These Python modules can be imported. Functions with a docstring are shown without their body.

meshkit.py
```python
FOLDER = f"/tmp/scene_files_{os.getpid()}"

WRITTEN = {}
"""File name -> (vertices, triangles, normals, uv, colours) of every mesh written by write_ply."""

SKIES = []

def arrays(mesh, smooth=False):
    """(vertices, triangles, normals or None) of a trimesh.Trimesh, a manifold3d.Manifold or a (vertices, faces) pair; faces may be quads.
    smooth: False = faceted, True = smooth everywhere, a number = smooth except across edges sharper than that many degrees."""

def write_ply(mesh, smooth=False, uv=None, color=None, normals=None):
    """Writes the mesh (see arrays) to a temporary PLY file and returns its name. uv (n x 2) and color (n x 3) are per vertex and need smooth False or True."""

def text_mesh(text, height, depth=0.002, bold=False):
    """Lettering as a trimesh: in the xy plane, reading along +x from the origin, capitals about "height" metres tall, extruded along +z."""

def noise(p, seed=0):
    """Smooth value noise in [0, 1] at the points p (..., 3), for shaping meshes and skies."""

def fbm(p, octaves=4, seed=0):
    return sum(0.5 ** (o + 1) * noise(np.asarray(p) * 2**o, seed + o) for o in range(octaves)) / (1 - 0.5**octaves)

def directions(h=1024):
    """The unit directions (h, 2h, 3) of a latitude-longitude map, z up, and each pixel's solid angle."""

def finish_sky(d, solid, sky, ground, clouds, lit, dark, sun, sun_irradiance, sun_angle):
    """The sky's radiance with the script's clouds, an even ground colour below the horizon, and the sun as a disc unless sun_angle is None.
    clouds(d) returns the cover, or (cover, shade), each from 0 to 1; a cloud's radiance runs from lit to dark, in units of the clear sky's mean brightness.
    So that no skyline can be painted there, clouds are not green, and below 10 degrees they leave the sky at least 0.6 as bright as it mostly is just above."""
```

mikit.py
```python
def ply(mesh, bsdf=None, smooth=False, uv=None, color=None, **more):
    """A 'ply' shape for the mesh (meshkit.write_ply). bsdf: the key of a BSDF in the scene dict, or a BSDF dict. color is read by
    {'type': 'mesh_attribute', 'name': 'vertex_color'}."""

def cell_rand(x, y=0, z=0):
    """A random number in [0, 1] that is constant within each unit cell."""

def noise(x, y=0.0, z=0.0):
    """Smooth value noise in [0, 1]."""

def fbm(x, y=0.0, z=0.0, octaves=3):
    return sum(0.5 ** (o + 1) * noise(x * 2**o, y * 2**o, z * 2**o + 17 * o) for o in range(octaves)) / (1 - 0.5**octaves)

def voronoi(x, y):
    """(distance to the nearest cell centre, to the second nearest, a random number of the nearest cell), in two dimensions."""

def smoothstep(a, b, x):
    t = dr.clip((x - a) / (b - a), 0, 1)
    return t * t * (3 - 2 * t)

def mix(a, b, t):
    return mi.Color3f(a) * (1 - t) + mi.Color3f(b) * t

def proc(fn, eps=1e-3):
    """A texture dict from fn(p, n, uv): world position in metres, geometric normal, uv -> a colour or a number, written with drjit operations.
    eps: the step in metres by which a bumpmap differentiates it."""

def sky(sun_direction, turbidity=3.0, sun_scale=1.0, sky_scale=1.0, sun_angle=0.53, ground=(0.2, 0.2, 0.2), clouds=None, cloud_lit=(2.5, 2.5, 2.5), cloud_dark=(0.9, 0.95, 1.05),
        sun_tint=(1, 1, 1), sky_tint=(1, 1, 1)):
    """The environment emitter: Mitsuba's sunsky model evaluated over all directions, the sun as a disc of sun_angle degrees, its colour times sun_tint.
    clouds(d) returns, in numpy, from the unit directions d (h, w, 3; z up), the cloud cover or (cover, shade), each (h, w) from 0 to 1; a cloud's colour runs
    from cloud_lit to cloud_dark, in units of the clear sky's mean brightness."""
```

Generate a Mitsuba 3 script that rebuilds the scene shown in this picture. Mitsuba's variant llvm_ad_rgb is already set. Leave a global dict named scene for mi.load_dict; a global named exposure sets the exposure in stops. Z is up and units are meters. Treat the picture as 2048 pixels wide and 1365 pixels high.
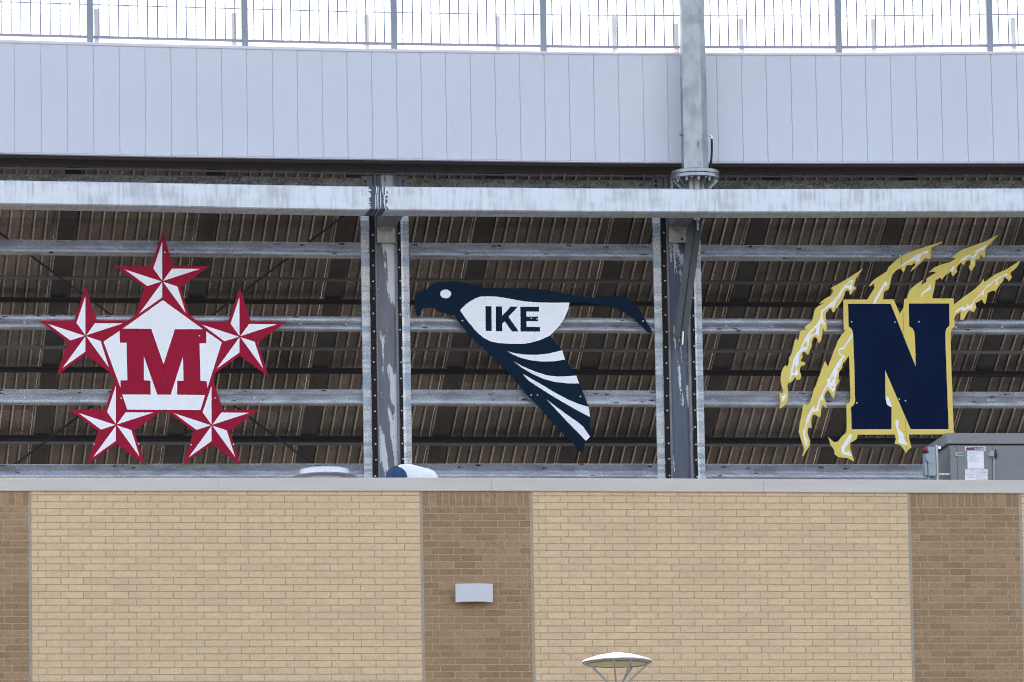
import math, random
import numpy as np, trimesh, shapely
import mitsuba as mi, drjit as dr
import manifold3d as m3
from shapely.geometry import Polygon, LineString, Point, box as sbox
from shapely.ops import unary_union
import mikit
from mikit import ply, proc, noise, fbm, cell_rand, smoothstep, mix, voronoi

T = mi.ScalarTransform4f
random.seed(7)
rng = np.random.default_rng(7)

# ------------------------------------------------------------------ camera, sky, exposure
FOCAL = 14000.0                       # pixels, for a picture 2048 wide: a long lens
PITCH, YAW, ROLL = math.radians(8.801), math.radians(8.411), math.radians(-0.9932)
EYE = np.array([0.0, 0.0, 1.6])
_f = np.array([math.sin(YAW) * math.cos(PITCH), math.cos(YAW) * math.cos(PITCH), math.sin(PITCH)])
_r0 = np.array([math.cos(YAW), -math.sin(YAW), 0.0])
_u0 = np.cross(_r0, _f)
RIGHT = math.cos(ROLL) * _r0 + math.sin(ROLL) * _u0
UP = -math.sin(ROLL) * _r0 + math.cos(ROLL) * _u0
scene, labels = {}, {}
scene['camera'] = {'type': 'perspective', 'fov': math.degrees(2 * math.atan(1024 / FOCAL)), 'fov_axis': 'x', 'near_clip': 0.5, 'far_clip': 4000.0,
                   'to_world': T().look_at(origin=EYE.tolist(), target=(EYE + _f * 50).tolist(), up=UP.tolist())}
def bright_haze(d):                                                       # white summer haze and thin cloud, thick near the horizon all round
    el = np.degrees(np.arcsin(np.clip(d[..., 2], -1, 1)))
    from meshkit import fbm as nfbm
    n = nfbm(d * np.array([5.0, 5.0, 9.0]), 4, 3)
    return np.clip((46 - el) / 26 + (n - 0.5) * 1.2, 0, 1), np.clip(0.25 * n, 0, 1)
scene['sky'] = mikit.sky((-0.30, 0.60, 0.74), turbidity=3.5, ground=(0.06, 0.06, 0.058), clouds=bright_haze, cloud_lit=(2.45, 2.62, 2.9), cloud_dark=(1.5, 1.62, 1.8))
exposure = 3.25

# ------------------------------------------------------------------ helpers
def at(u, v, Y):
    """The point in the upright plane y = Y that the survey of the photograph puts at (u, v)."""
    d = _f + (u - 1024) / FOCAL * RIGHT - (v - 682.5) / FOCAL * UP
    return EYE + d * (Y / d[1])
def XZ(u, v, Y):
    p = at(u, v, Y); return p[0], p[2]
def X(u, v, Y): return at(u, v, Y)[0]
def Z(u, v, Y): return at(u, v, Y)[2]
def line(nodes):
    us, vs = np.array([n[0] for n in nodes], float), np.array([n[1] for n in nodes], float)
    def g(u):
        if u < us[0]: return vs[0] + (u - us[0]) * (vs[1] - vs[0]) / (us[1] - us[0])
        if u > us[-1]: return vs[-1] + (u - us[-1]) * (vs[-1] - vs[-2]) / (us[-1] - us[-2])
        return float(np.interp(u, us, vs))
    return g
taken = set()
def numbered(k):
    if k not in taken:
        taken.add(k); return k
    i = 1
    while f'{k}_{i:03d}' in taken: i += 1
    taken.add(f'{k}_{i:03d}'); return f'{k}_{i:03d}'
def thing(name, label, cat, group=None):
    k = numbered(name); labels[k] = {'label': label, 'category': cat}
    if group: labels[k]['group'] = group
    return k
def part(parent, name, mesh, m, smooth=False, label=None, kind=None):
    k = numbered(parent + '__' + name)
    scene[k] = ply(mesh, m, smooth=smooth)
    if label or kind:
        labels[k] = {**({'label': label} if label else {}), **({'kind': kind} if kind else {})}
    return k
def struct(name, mesh, m):
    k = numbered(name); scene[k] = ply(mesh, m); labels[k] = {'kind': 'structure', 'label': name.replace('_', ' ')}; return k
cat = trimesh.util.concatenate
def bx(x0, x1, y0, y1, z0, z1):
    m = trimesh.creation.box((abs(x1 - x0), abs(y1 - y0), abs(z1 - z0)))
    m.apply_translation(((x0 + x1) / 2, (y0 + y1) / 2, (z0 + z1) / 2)); return m
def cbx(x0, x1, y0, y1, z0, z1, c=0.004):
    """A box with chamfered edges: the hull of three slightly smaller boxes."""
    x0, x1 = sorted((x0, x1)); y0, y1 = sorted((y0, y1)); z0, z1 = sorted((z0, z1))
    c = min(c, .45 * (x1 - x0), .45 * (y1 - y0), .45 * (z1 - z0))
    v = [(x, y, z) for a in range(3) for x in ((x0, x1) if a == 0 else (x0 + c, x1 - c)) for y in ((y0, y1) if a == 1 else (y0 + c, y1 - c)) for z in ((z0, z1) if a == 2 else (z0 + c, z1 - c))]
    return trimesh.convex.convex_hull(np.array(v))
def slab(X0, X1, zb0, zb1, zt0, zt1, yf, d, c):
    """A panel or brick: front at y = yf, its front edges chamfered by c, open behind."""
    o = np.array([(X0, zb0), (X1, zb1), (X1, zt1), (X0, zt0)]); i = o + np.array([(c, c), (-c, c), (-c, -c), (c, -c)])
    v = [(x, yf + d, z) for x, z in o] + [(x, yf + c, z) for x, z in o] + [(x, yf, z) for x, z in i]
    f = [(8, 9, 10), (8, 10, 11)]
    for a in range(2):
        for k in range(4):
            p, q = a * 4 + k, a * 4 + (k + 1) % 4
            f += [(p, q, q + 4), (p, q + 4, p + 4)]
    return trimesh.Trimesh(v, f, process=False)
def rings(R, cap=True):
    R = [np.asarray(r, float) for r in R]; n = len(R[0]); v = np.vstack(R); f = []
    for a in range(len(R) - 1):
        for k in range(n):
            p, q = a * n + k, a * n + (k + 1) % n
            f += [(p, q, q + n), (p, q + n, p + n)]
    if cap:
        for a in (0, len(R) - 1):
            o = a * n; t = [(o, o + k, o + k + 1) for k in range(1, n - 1)]
            f += t if a else [x[::-1] for x in t]
    m = trimesh.Trimesh(v, f, process=False); m.fix_normals(); return m
def tube(pts, r, n=10, cap=True):
    p = np.asarray(pts, float); t = np.gradient(p, axis=0); t /= np.linalg.norm(t, axis=1, keepdims=True)
    r = np.broadcast_to(r, len(p)); R = []
    a = np.cross(t[0], [0.31, 0.2, 0.93]); a /= np.linalg.norm(a)
    for i in range(len(p)):
        a = a - t[i] * (a @ t[i]); a /= np.linalg.norm(a); b = np.cross(t[i], a)
        R.append([p[i] + r[i] * (math.cos(w) * a + math.sin(w) * b) for w in np.arange(n) * 2 * math.pi / n])
    return rings(R, cap)
def bar(p, q, w, h, up=(0, 0, 1)):
    p, q = np.asarray(p, float), np.asarray(q, float); t = (q - p) / np.linalg.norm(q - p)
    s = np.cross(t, up); s /= np.linalg.norm(s); u = np.cross(s, t)
    return rings([[e + s * a * w / 2 + u * b * h / 2 for a, b in ((-1, -1), (1, -1), (1, 1), (-1, 1))] for e in (p, q)])
def lathe(prof, c, n=48):
    m = trimesh.creation.revolve(np.array(prof, float), sections=n); m.apply_translation(c); return m
def run(top, bot, Y0, Y1, us, c=0.012, Yref=None):
    """A long level member through surveyed heights: front at Y0, back at Y1, corners eased by c."""
    R = []
    for u in us:
        x, zt = XZ(u, top(u), Yref or Y0); zb = Z(u, bot(u), Yref or Y0)
        R.append([(x, Y0, zb + c), (x, Y0, zt - c), (x, Y0 + c, zt), (x, Y1 - c, zt), (x, Y1, zt - c), (x, Y1, zb + c), (x, Y1 - c, zb), (x, Y0 + c, zb)])
    return rings(R)
def extrude(poly, yf, d):
    """Shapely (x, z) outline to a plate d thick whose front is at y = yf."""
    out = []
    for g in getattr(poly, 'geoms', [poly]):
        if g.geom_type != 'Polygon' or g.area < 1e-6: continue
        m = trimesh.creation.extrude_polygon(g, d, engine='earcut'); v = m.vertices
        m.vertices = np.stack([v[:, 0], yf + d - v[:, 2], v[:, 1]], 1); out.append(m)
    return cat(out)

# ------------------------------------------------------------------ materials
def bsdf(name, color, rough=0.6, metallic=0.0, two=True, spec=0.5, **more):
    c = color if isinstance(color, dict) else {'type': 'rgb', 'value': list(color)}
    r = rough if isinstance(rough, dict) else float(rough)
    p = {'type': 'principled', 'base_color': c, 'roughness': r, 'metallic': metallic, 'specular': spec, **more}
    scene[name] = {'type': 'twosided', 'bsdf': p} if two else p
    return name
C = mi.Color3f
def brick_fn(base, speck, seed, streak):
    def fn(p, n, uv):
        g = fbm(p.x * 22 + seed, p.z * 60, 3.1, octaves=3)
        s = noise(p.x * 140 + seed, p.z * (70 if streak else 170), 1.7)
        t = noise(p.x * 2.1, p.z * 3.3, seed)
        k = (0.90 + 0.20 * g) * (0.95 + 0.10 * t) * (1 - speck * smoothstep(0.66, 0.86, s))
        return C(*base) * k
    return proc(fn)
for i, k in enumerate((0.975, 1.0, 1.022)):
    bsdf(f'm_tan_{i}', brick_fn((0.630 * k, 0.466 * k * (1 + .006 * i), 0.292 * k), 0.10, 3 + 11 * i, False), 0.85, spec=0.2)
for i, k in enumerate((0.90, 1.0, 1.09)):
    bsdf(f'm_brown_{i}', brick_fn((0.315 * k, 0.211 * k, 0.121 * k), 0.40, 5 + 13 * i, True), 0.9, spec=0.2)
def mortar(base):
    return proc(lambda p, n, uv: C(*base) * (0.8 + 0.4 * fbm(p.x * 40, p.z * 40, 2.0)))
bsdf('m_mortar_tan', mortar((0.40, 0.295, 0.18)), 0.95, spec=0.1)
bsdf('m_mortar_brown', mortar((0.42, 0.31, 0.205)), 0.95, spec=0.1)
bsdf('m_coping', proc(lambda p, n, uv: C(0.525, 0.49, 0.45) * (0.94 + 0.12 * fbm(p.x * 1.3, p.z * 9, 4.0))), 0.45)
bsdf('m_sealant', (0.30, 0.28, 0.27), 0.8)
bsdf('m_roof', proc(lambda p, n, uv: C(0.15, 0.147, 0.14) * (0.8 + 0.4 * fbm(p.x * 2, p.y * 2, 1.0))), 0.8)
bsdf('m_ground', proc(lambda p, n, uv: C(0.052, 0.052, 0.051) * (0.75 + 0.5 * fbm(p.x * 0.6, p.y * 0.6, 1.0))), 0.9)
bsdf('m_panel', proc(lambda p, n, uv: C(0.52, 0.55, 0.61) * (0.97 + 0.06 * fbm(p.x * 0.9, p.z * 1.5, 8.0))), 0.35)
bsdf('m_trim', (0.62, 0.61, 0.66), 0.4)
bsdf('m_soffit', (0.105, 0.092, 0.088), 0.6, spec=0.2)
bsdf('m_core', (0.40, 0.42, 0.46), 0.8)
def galv(base, sx, sz, lo, seed, amount=1.0, dark=None):
    def fn(p, n, uv):
        st = fbm(p.x * sx + seed, p.z * sz + p.y * 3, seed * 1.7, octaves=3)
        pa = fbm(p.x * 3.1 + seed, p.z * 7, p.y * 7, octaves=3)
        k = lo + (1 - lo) * smoothstep(0.30, 0.62, st * 0.6 + pa * 0.4)
        c = C(*base) * (k * amount + (1 - amount))
        if dark is not None: c = dark(p, c)
        return c
    return proc(fn)
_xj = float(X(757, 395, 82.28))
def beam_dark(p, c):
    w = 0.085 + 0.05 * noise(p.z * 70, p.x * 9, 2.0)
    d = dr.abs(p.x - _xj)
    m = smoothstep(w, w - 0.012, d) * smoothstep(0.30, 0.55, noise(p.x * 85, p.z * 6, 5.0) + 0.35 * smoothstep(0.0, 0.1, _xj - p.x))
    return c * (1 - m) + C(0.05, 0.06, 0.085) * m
bsdf('m_beam', galv((0.64, 0.685, 0.735), 34, 4, 0.70, 2.0, dark=beam_dark), 0.5, metallic=0.2)
bsdf('m_mast', galv((0.285, 0.315, 0.34), 16, 9, 0.72, 6.0), 0.36, metallic=0.75)
def splash(p, c):                                                        # oil and dirt spots on the girts
    d, _, r = voronoi(p.x * 3.2, p.z * 11)
    m = smoothstep(0.20, 0.10, d + 0.12 * noise(p.x * 60, p.z * 60, 1.0)) * smoothstep(0.62, 0.66, r)
    return c * (1 - m) + C(0.03, 0.035, 0.045) * m
bsdf('m_girt', galv((0.70, 0.75, 0.82), 6, 30, 0.64, 9.0, dark=splash), 0.40, metallic=0.45)
bsdf('m_channel', proc(lambda p, n, uv: C(0.26, 0.255, 0.235) * (0.35 + 0.65 * smoothstep(0.3, 0.7, noise(p.x * 80, p.z * 80, 1.0) * 0.5 + fbm(p.x * 6, p.z * 20, 2.0) * 0.5))), 0.7)
def column_fn(white, seed, base):
    def fn(p, n, uv):
        w = fbm(p.x * 11 + p.z * 1.2 + seed, p.z * 1.5, seed, octaves=4) + 0.16 * (noise(p.x * 60 + p.z * 3, p.z * 4, seed) - 0.4) + 0.10 * (noise(p.x * 130, p.z * 40, seed) - 0.5)
        m = smoothstep(white, white + 0.05, w)
        return C(*base) * (0.85 + 0.3 * noise(p.x * 50, p.z * 4, 3.0)) * (1 - m) + C(0.52, 0.545, 0.57) * m
    return proc(fn)
bsdf('m_web_streaked', column_fn(0.535, 4.0, (0.12, 0.13, 0.15)), 0.5, metallic=0.15)
bsdf('m_web_blue', column_fn(0.66, 12.0, (0.075, 0.092, 0.128)), 0.5, metallic=0.15)
bsdf('m_flange', proc(lambda p, n, uv: C(0.17, 0.17, 0.19) * (0.85 + 0.3 * noise(p.x * 30, p.z * 6, 1.0))), 0.5, metallic=0.2)
bsdf('m_plate', proc(lambda p, n, uv: C(0.44, 0.43, 0.40) * (0.6 + 0.5 * fbm(p.x * 22, p.z * 18, 3.0))), 0.5, metallic=0.2)
def jamb_reflections(p, n, uv):  # level bands of bluish-white reflection, painted into the jamb's base colour
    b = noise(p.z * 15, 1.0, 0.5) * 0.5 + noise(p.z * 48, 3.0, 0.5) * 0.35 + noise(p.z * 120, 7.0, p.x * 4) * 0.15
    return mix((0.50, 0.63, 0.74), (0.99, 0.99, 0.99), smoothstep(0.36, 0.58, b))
bsdf('m_jamb', proc(jamb_reflections), 0.4, metallic=0.1)
bsdf('m_screen', (0.013, 0.012, 0.013), 0.6, spec=0.15)
def deck_fn(p, n, uv):
    d = fbm(p.x * 5, p.y * 2.5, 2.0, octaves=3)
    q = p.y / 0.62 + 0.12 * noise(p.x * 0.4, p.y, 2.0); i = dr.floor(q)          # board rows, each weathered in its own way
    row = (0.60 + 0.60 * cell_rand(i, dr.floor(p.x / 1.71), 3)) * (0.72 + 0.5 * cell_rand(dr.floor(p.x / 1.71), 1, 5))
    return C(0.275, 0.245, 0.228) * (0.5 + 1.0 * d) * row
bsdf('m_deck', proc(deck_fn), 0.6, spec=0.2)
bsdf('m_batten', proc(lambda p, n, uv: C(0.62, 0.58, 0.51) * (0.60 + 1.1 * fbm(p.x * 1.7, p.y * 1.6, 4.0))), 0.5)
bsdf('m_steel', proc(lambda p, n, uv: C(0.026, 0.026, 0.03) * (0.7 + 0.6 * fbm(p.x * 9, p.y * 9, p.z * 9))), 0.6, spec=0.2)
bsdf('m_stringer', proc(lambda p, n, uv: C(0.095, 0.090, 0.091) * (0.6 + 0.8 * fbm(p.x * 6, p.y * 3, 2.0))), 0.6, spec=0.2)
bsdf('m_angle', proc(lambda p, n, uv: C(0.050, 0.061, 0.066) * (0.7 + 0.6 * fbm(p.x * 30, p.z * 4, 2.0))), 0.5, metallic=0.2)
bsdf('m_pipe', (0.20, 0.20, 0.22), 0.5)
bsdf('m_rail', (0.20, 0.235, 0.28), 0.45, metallic=0.3)
bsdf('m_picket', (0.21, 0.21, 0.27), 0.5)
bsdf('m_pale_post', (0.70, 0.70, 0.70), 0.5)
bsdf('m_bolt', (0.72, 0.73, 0.74), 0.35, metallic=0.5)
def print_fn(base, a):
    return proc(lambda p, n, uv: C(*base) * (1 - a + 2 * a * fbm(p.x * 2.3, p.z * 2.9, 5.0)))
bsdf('m_crimson', print_fn((0.310, 0.011, 0.038), 0.08), 0.5, spec=0.06)
bsdf('m_sign_white', print_fn((0.76, 0.79, 0.83), 0.03), 0.35)
bsdf('m_navy', print_fn((0.0034, 0.0140, 0.0330), 0.15), 0.5, spec=0.06)
bsdf('m_deep_navy', print_fn((0.0010, 0.0080, 0.036), 0.2), 0.5, spec=0.06)
bsdf('m_yellow', print_fn((0.700, 0.565, 0.150), 0.05), 0.5, spec=0.06)
bsdf('m_unit', proc(lambda p, n, uv: C(0.195, 0.200, 0.202) * (0.9 + 0.2 * fbm(p.x * 3, p.z * 5, p.y * 3))), 0.5)
bsdf('m_strut', (0.46, 0.49, 0.50), 0.5)
bsdf('m_switch', (0.26, 0.31, 0.34), 0.4, metallic=0.2)
bsdf('m_paper', (0.80, 0.80, 0.82), 0.6)
bsdf('m_ink', (0.30, 0.31, 0.34), 0.7)
bsdf('m_black', (0.012, 0.012, 0.014), 0.4)
bsdf('m_red', (0.20, 0.02, 0.04), 0.4)
bsdf('m_logo_blue', (0.012, 0.020, 0.07), 0.4)
bsdf('m_warning', (0.55, 0.40, 0.12), 0.6)
bsdf('m_vent', (0.62, 0.64, 0.67), 0.4, metallic=0.25)
bsdf('m_shirt', proc(lambda p, n, uv: C(0.80, 0.79, 0.84) * (0.93 + 0.14 * fbm(p.x * 14, p.y * 14, p.z * 14))), 0.9)
bsdf('m_jeans', proc(lambda p, n, uv: C(0.022, 0.062, 0.150) * (0.4 + 1.2 * fbm(p.x * 40, p.y * 40, p.z * 40))), 0.9)
bsdf('m_belt', (0.015, 0.013, 0.014), 0.5)
bsdf('m_skin', (0.42, 0.25, 0.17), 0.55)
bsdf('m_hair', (0.03, 0.02, 0.015), 0.6)
bsdf('m_fixture', (0.52, 0.54, 0.575), 0.35)
bsdf('m_amber', (0.55, 0.38, 0.06), 0.4)
bsdf('m_lamp_white', (0.82, 0.82, 0.80), 0.4)
bsdf('m_lamp_grey', (0.34, 0.34, 0.32), 0.45)
bsdf('m_lamp_lens', (0.78, 0.70, 0.42), 0.3)

# ------------------------------------------------------------------ the setting
struct('ground', bx(-900, 900, -700, 1500, -0.5, 0.0), 'm_ground')

YW = 78.15                                                                # front of the brick wall
cop_t, cop_b = line([(0, 956.1), (1000, 955.6), (2048, 960.8)]), line([(0, 982.6), (1000, 982.6), (2048, 987.3)])
Z_COP = Z(1024, 956.5, YW - .03)
Z_ROOF = Z_COP - 0.85
building = thing('brick_building', 'low building of tan brick with brown brick piers and a pale metal coping', 'building')
XL, XR = X(-330, 1100, YW), X(2380, 1100, YW)
Z_CUT = Z(1024, 1420, YW)                                                 # bricks are laid one by one down to here, just below the picture
def far_brick(p, n, uv):
    row = dr.floor(p.z / 0.0785); q = p.x / 0.254 + 0.4 * (row - 2 * dr.floor(row / 2))
    fx, fz = q - dr.floor(q), p.z / 0.0785 - row
    j = dr.select((fx < 0.04) | (fz < 0.13), 1.0, 0.0)
    return mix((0.47, 0.37, 0.235), (0.27, 0.205, 0.125), j) * (0.92 + 0.16 * cell_rand(dr.floor(q), row))
bsdf('m_far_brick', proc(far_brick), 0.9, spec=0.1)
part(building, 'wall', bx(XL, XR, YW + 0.012, YW + 0.30, 0.0, Z(1024, 975, YW)), 'm_mortar_tan')
part(building, 'lower_wall', bx(XL, XR, YW, YW + 0.010, 0.0, Z_CUT - 0.08), 'm_far_brick', label='lower wall of tan brick')
part(building, 'back_wall', bx(XL, XR, 82.0, 82.2, 0.0, Z_ROOF + 0.1), 'm_far_brick')
part(building, 'roof', bx(XL, XR, YW + 0.301, 81.99, Z_ROOF - 0.2, Z_ROOF), 'm_roof')
for a, b in ((-330, 436), (436, 983), (983, 1526), (1526, 2380)):          # coping lengths with open joints
    us = np.linspace(a + .2, b - .2, 4)
    part(building, 'coping', run(cop_t, cop_b, YW - 0.03, YW + 0.36, us, c=0.006), 'm_coping')

CH, BL, JT = 0.0784, 0.2545, 0.0095                                       # course, brick module, joint
Z_TOP = Z(1024, 984, YW)
def brick_mesh(x0, x1, z0, z1):
    dy = random.uniform(-.0012, .0012); t = random.uniform(-.0009, .0009)
    return slab(x0, x1, z0 - t, z0 + t, z1 - t, z1 + t, YW + dy, 0.014, 0.0022)
parts_left = {'tan': 300, 'brown': 300}
def lay(kind, u0, u1, rowA, rowB, soldier=False):
    """One bay: bricks by bond; rowA / rowB are the first joints' offsets from the bay's left edge."""
    bay = part(building, {'tan': 'tan_bay', 'brown': 'brown_pier'}[kind],
               bx(X(u0, 1100, YW) + .004, X(u1, 1100, YW) - .004, YW + 0.0045, YW + 0.0118, Z_CUT - 0.08, Z_TOP + 0.05), f'm_mortar_{kind}',
               label={'tan': 'bay of tan brick', 'brown': 'pier of brown brick'}[kind])
    x0, x1 = X(u0, 1100, YW) + 0.012, X(u1, 1100, YW) - 0.012
    out = []
    zj = Z(150, 990.2, YW) if kind == 'tan' else Z(950, 1013.8, YW)
    k0 = -1 if kind == 'tan' else 0
    if soldier:
        n = round((x1 - x0) / CH); w = (x1 - x0) / n
        for i in range(n): out.append((x0 + i * w + JT / 2, x0 + (i + 1) * w - JT / 2, zj + JT / 2, Z_TOP + 0.02))
    k = k0
    while True:
        zt, zb = zj - k * CH, zj - (k + 1) * CH
        if zb < Z_CUT - 0.08: break
        if zt > Z_TOP + 0.02: zt = Z_TOP + 0.02
        first = (rowA if k % 2 == 0 else rowB)
        xs = [x0] + [x for x in [x0 + first + i * BL for i in range(-1, 60)] if x0 + .03 < x < x1 - .03] + [x1]
        out += [(a + JT / 2, b - JT / 2, zb + JT / 2, zt - JT / 2) for a, b in zip(xs, xs[1:])]
        k += 1
    rest = {0: [], 1: [], 2: []}
    for (a, b, c, d) in out:
        inside = b > X(-5, 1100, YW) and a < X(2053, 1100, YW) and d > Z(1024, 1372, YW)
        v = random.choices((0, 1, 2), (3, 4, 3))[0]
        m = brick_mesh(a, b, c, d)
        if inside and parts_left[kind] > 0:
            parts_left[kind] -= 1
            part(bay, 'brick', m, f'm_{kind}_{v}')
        else: rest[v].append(m)
    for v in rest:
        if rest[v]: part(bay, 'brickwork', cat(rest[v]), f'm_{kind}_{v}', kind='stuff')
lay('tan', 60.3, 843.6, 0.076, 0.165)
lay('brown', -330, 60.3, 0.10, 0.19, True)
lay('brown', 843.6, 1064.0, 0.095, 0.18, True)
lay('brown', 1820.5, 2043.0, 0.10, 0.19, True)
lay('tan', 1064.0, 1820.5, 0.068, 0.155)
lay('tan', 2043.0, 2380, 0.09, 0.17)
for u in (60.3, 843.6, 1064.0, 1820.5, 2043.0):
    x = X(u, 1100, YW)
    part(building, 'sealant_joint', bx(x - .0065, x + .0065, YW + 0.003, YW + 0.013, Z_CUT - 0.08, Z_TOP + 0.02), 'm_sealant')

# ------------------------------------------------------------------ the grandstand
YP = 82.80                                                                # parapet face
stand = thing('grandstand', 'galvanised steel grandstand seen from behind with a pale panelled parapet', 'grandstand')
US = np.array([-330, -150, 0, 150, 300, 500, 700, 950, 1200, 1450, 1700, 1870, 2048, 2200, 2380])
t_top = line([(0, 79.5), (300, 87.8), (700, 96.8), (1200, 104.6), (1700, 105.5), (2048, 102.5)])
p_top = line([(0, 85.8), (300, 94.4), (700, 103.4), (1200, 109.9), (1700, 111.4), (2048, 108.3)])
p_bot = line([(0, 304.6), (300, 310.6), (700, 316.2), (1250, 323.2), (1550, 324.1), (2048, 323.4)])
b_bot = line([(0, 307.2), (300, 313), (700, 318.5), (1250, 325.7), (1550, 326.6), (2048, 326)])
parapet = part(stand, 'parapet', run(lambda u: p_top(u) + 1, lambda u: p_bot(u) - 1, YP + 0.012, YP + 0.12, US, Yref=YP), 'm_core')
seams = [-76, -23.7, 28.9, 82.2, 134.6, 187, 239, 290.5, 342.5, 393.3, 443.8, 494, 545.5, 595, 645, 694.7]
seams += list(694.7 + 49.355 * np.arange(1, 11)) + [1237.6, 1286.9, 1335.7, 1385.2, 1434.8, 1484, 1533.3, 1583, 1632.8, 1682.5, 1732.4, 1782.4, 1832.7, 1883, 1933.3, 1983.8, 2034.7, 2085.8, 2137]
for a, b in zip(seams, seams[1:]):
    xa, xb = X(a, 200, YP), X(b, 200, YP)
    part(parapet, 'panel', slab(xa + .0022, xb - .0022, Z(a, p_bot(a), YP), Z(b, p_bot(b), YP), Z(a, p_top(a), YP), Z(b, p_top(b), YP), YP + random.uniform(-.0006, .0006), 0.0112, 0.0010), 'm_panel')
part(stand, 'parapet_cap', run(t_top, lambda u: p_top(u) - .3, YP - 0.02, YP + 0.30, US, c=0.004), 'm_trim')
part(stand, 'parapet_foot', run(lambda u: p_bot(u) + .4, b_bot, YP - 0.015, YP + 0.05, US, c=0.003), 'm_trim')
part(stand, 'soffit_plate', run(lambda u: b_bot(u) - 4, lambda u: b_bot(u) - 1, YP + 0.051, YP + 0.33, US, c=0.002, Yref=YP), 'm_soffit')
ZB = Z(1024, 322, YP)
xa, xb = X(-330, 300, YP), X(2380, 300, YP)
ledge = line([(0, 334.6), (300, 337.5), (650, 345), (950, 347.8), (1250, 350.7), (1550, 351.5), (2048, 351)])
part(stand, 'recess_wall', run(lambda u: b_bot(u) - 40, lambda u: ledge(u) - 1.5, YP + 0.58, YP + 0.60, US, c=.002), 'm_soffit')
part(stand, 'walkway', bx(xa, xb, YP + 0.12, YP + 3.2, ZB + 0.50, ZB + 0.62), 'm_core')
part(stand, 'edge_angle', run(ledge, lambda u: ledge(u) + 2.2, YP + 0.62, YP + 0.70, US, c=0.002), 'm_pipe')
# main beam, carried in front of the parapet
beam_t = line([(0, 360.8), (300, 365.7), (650, 372.4), (950, 374.9), (1250, 377.6), (1550, 378.4), (1748, 377.8), (2048, 376.9)])
beam_b = line([(0, 408.1), (300, 412.5), (650, 420.4), (950, 422.2), (1250, 424.7), (1550, 425.3), (1748, 424.7), (2048, 423.7)])
YB0, YB1 = 82.28, 82.70
part(stand, 'main_beam', run(beam_t, beam_b, YB0, YB1, US, c=0.014), 'm_beam', smooth=35)
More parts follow.
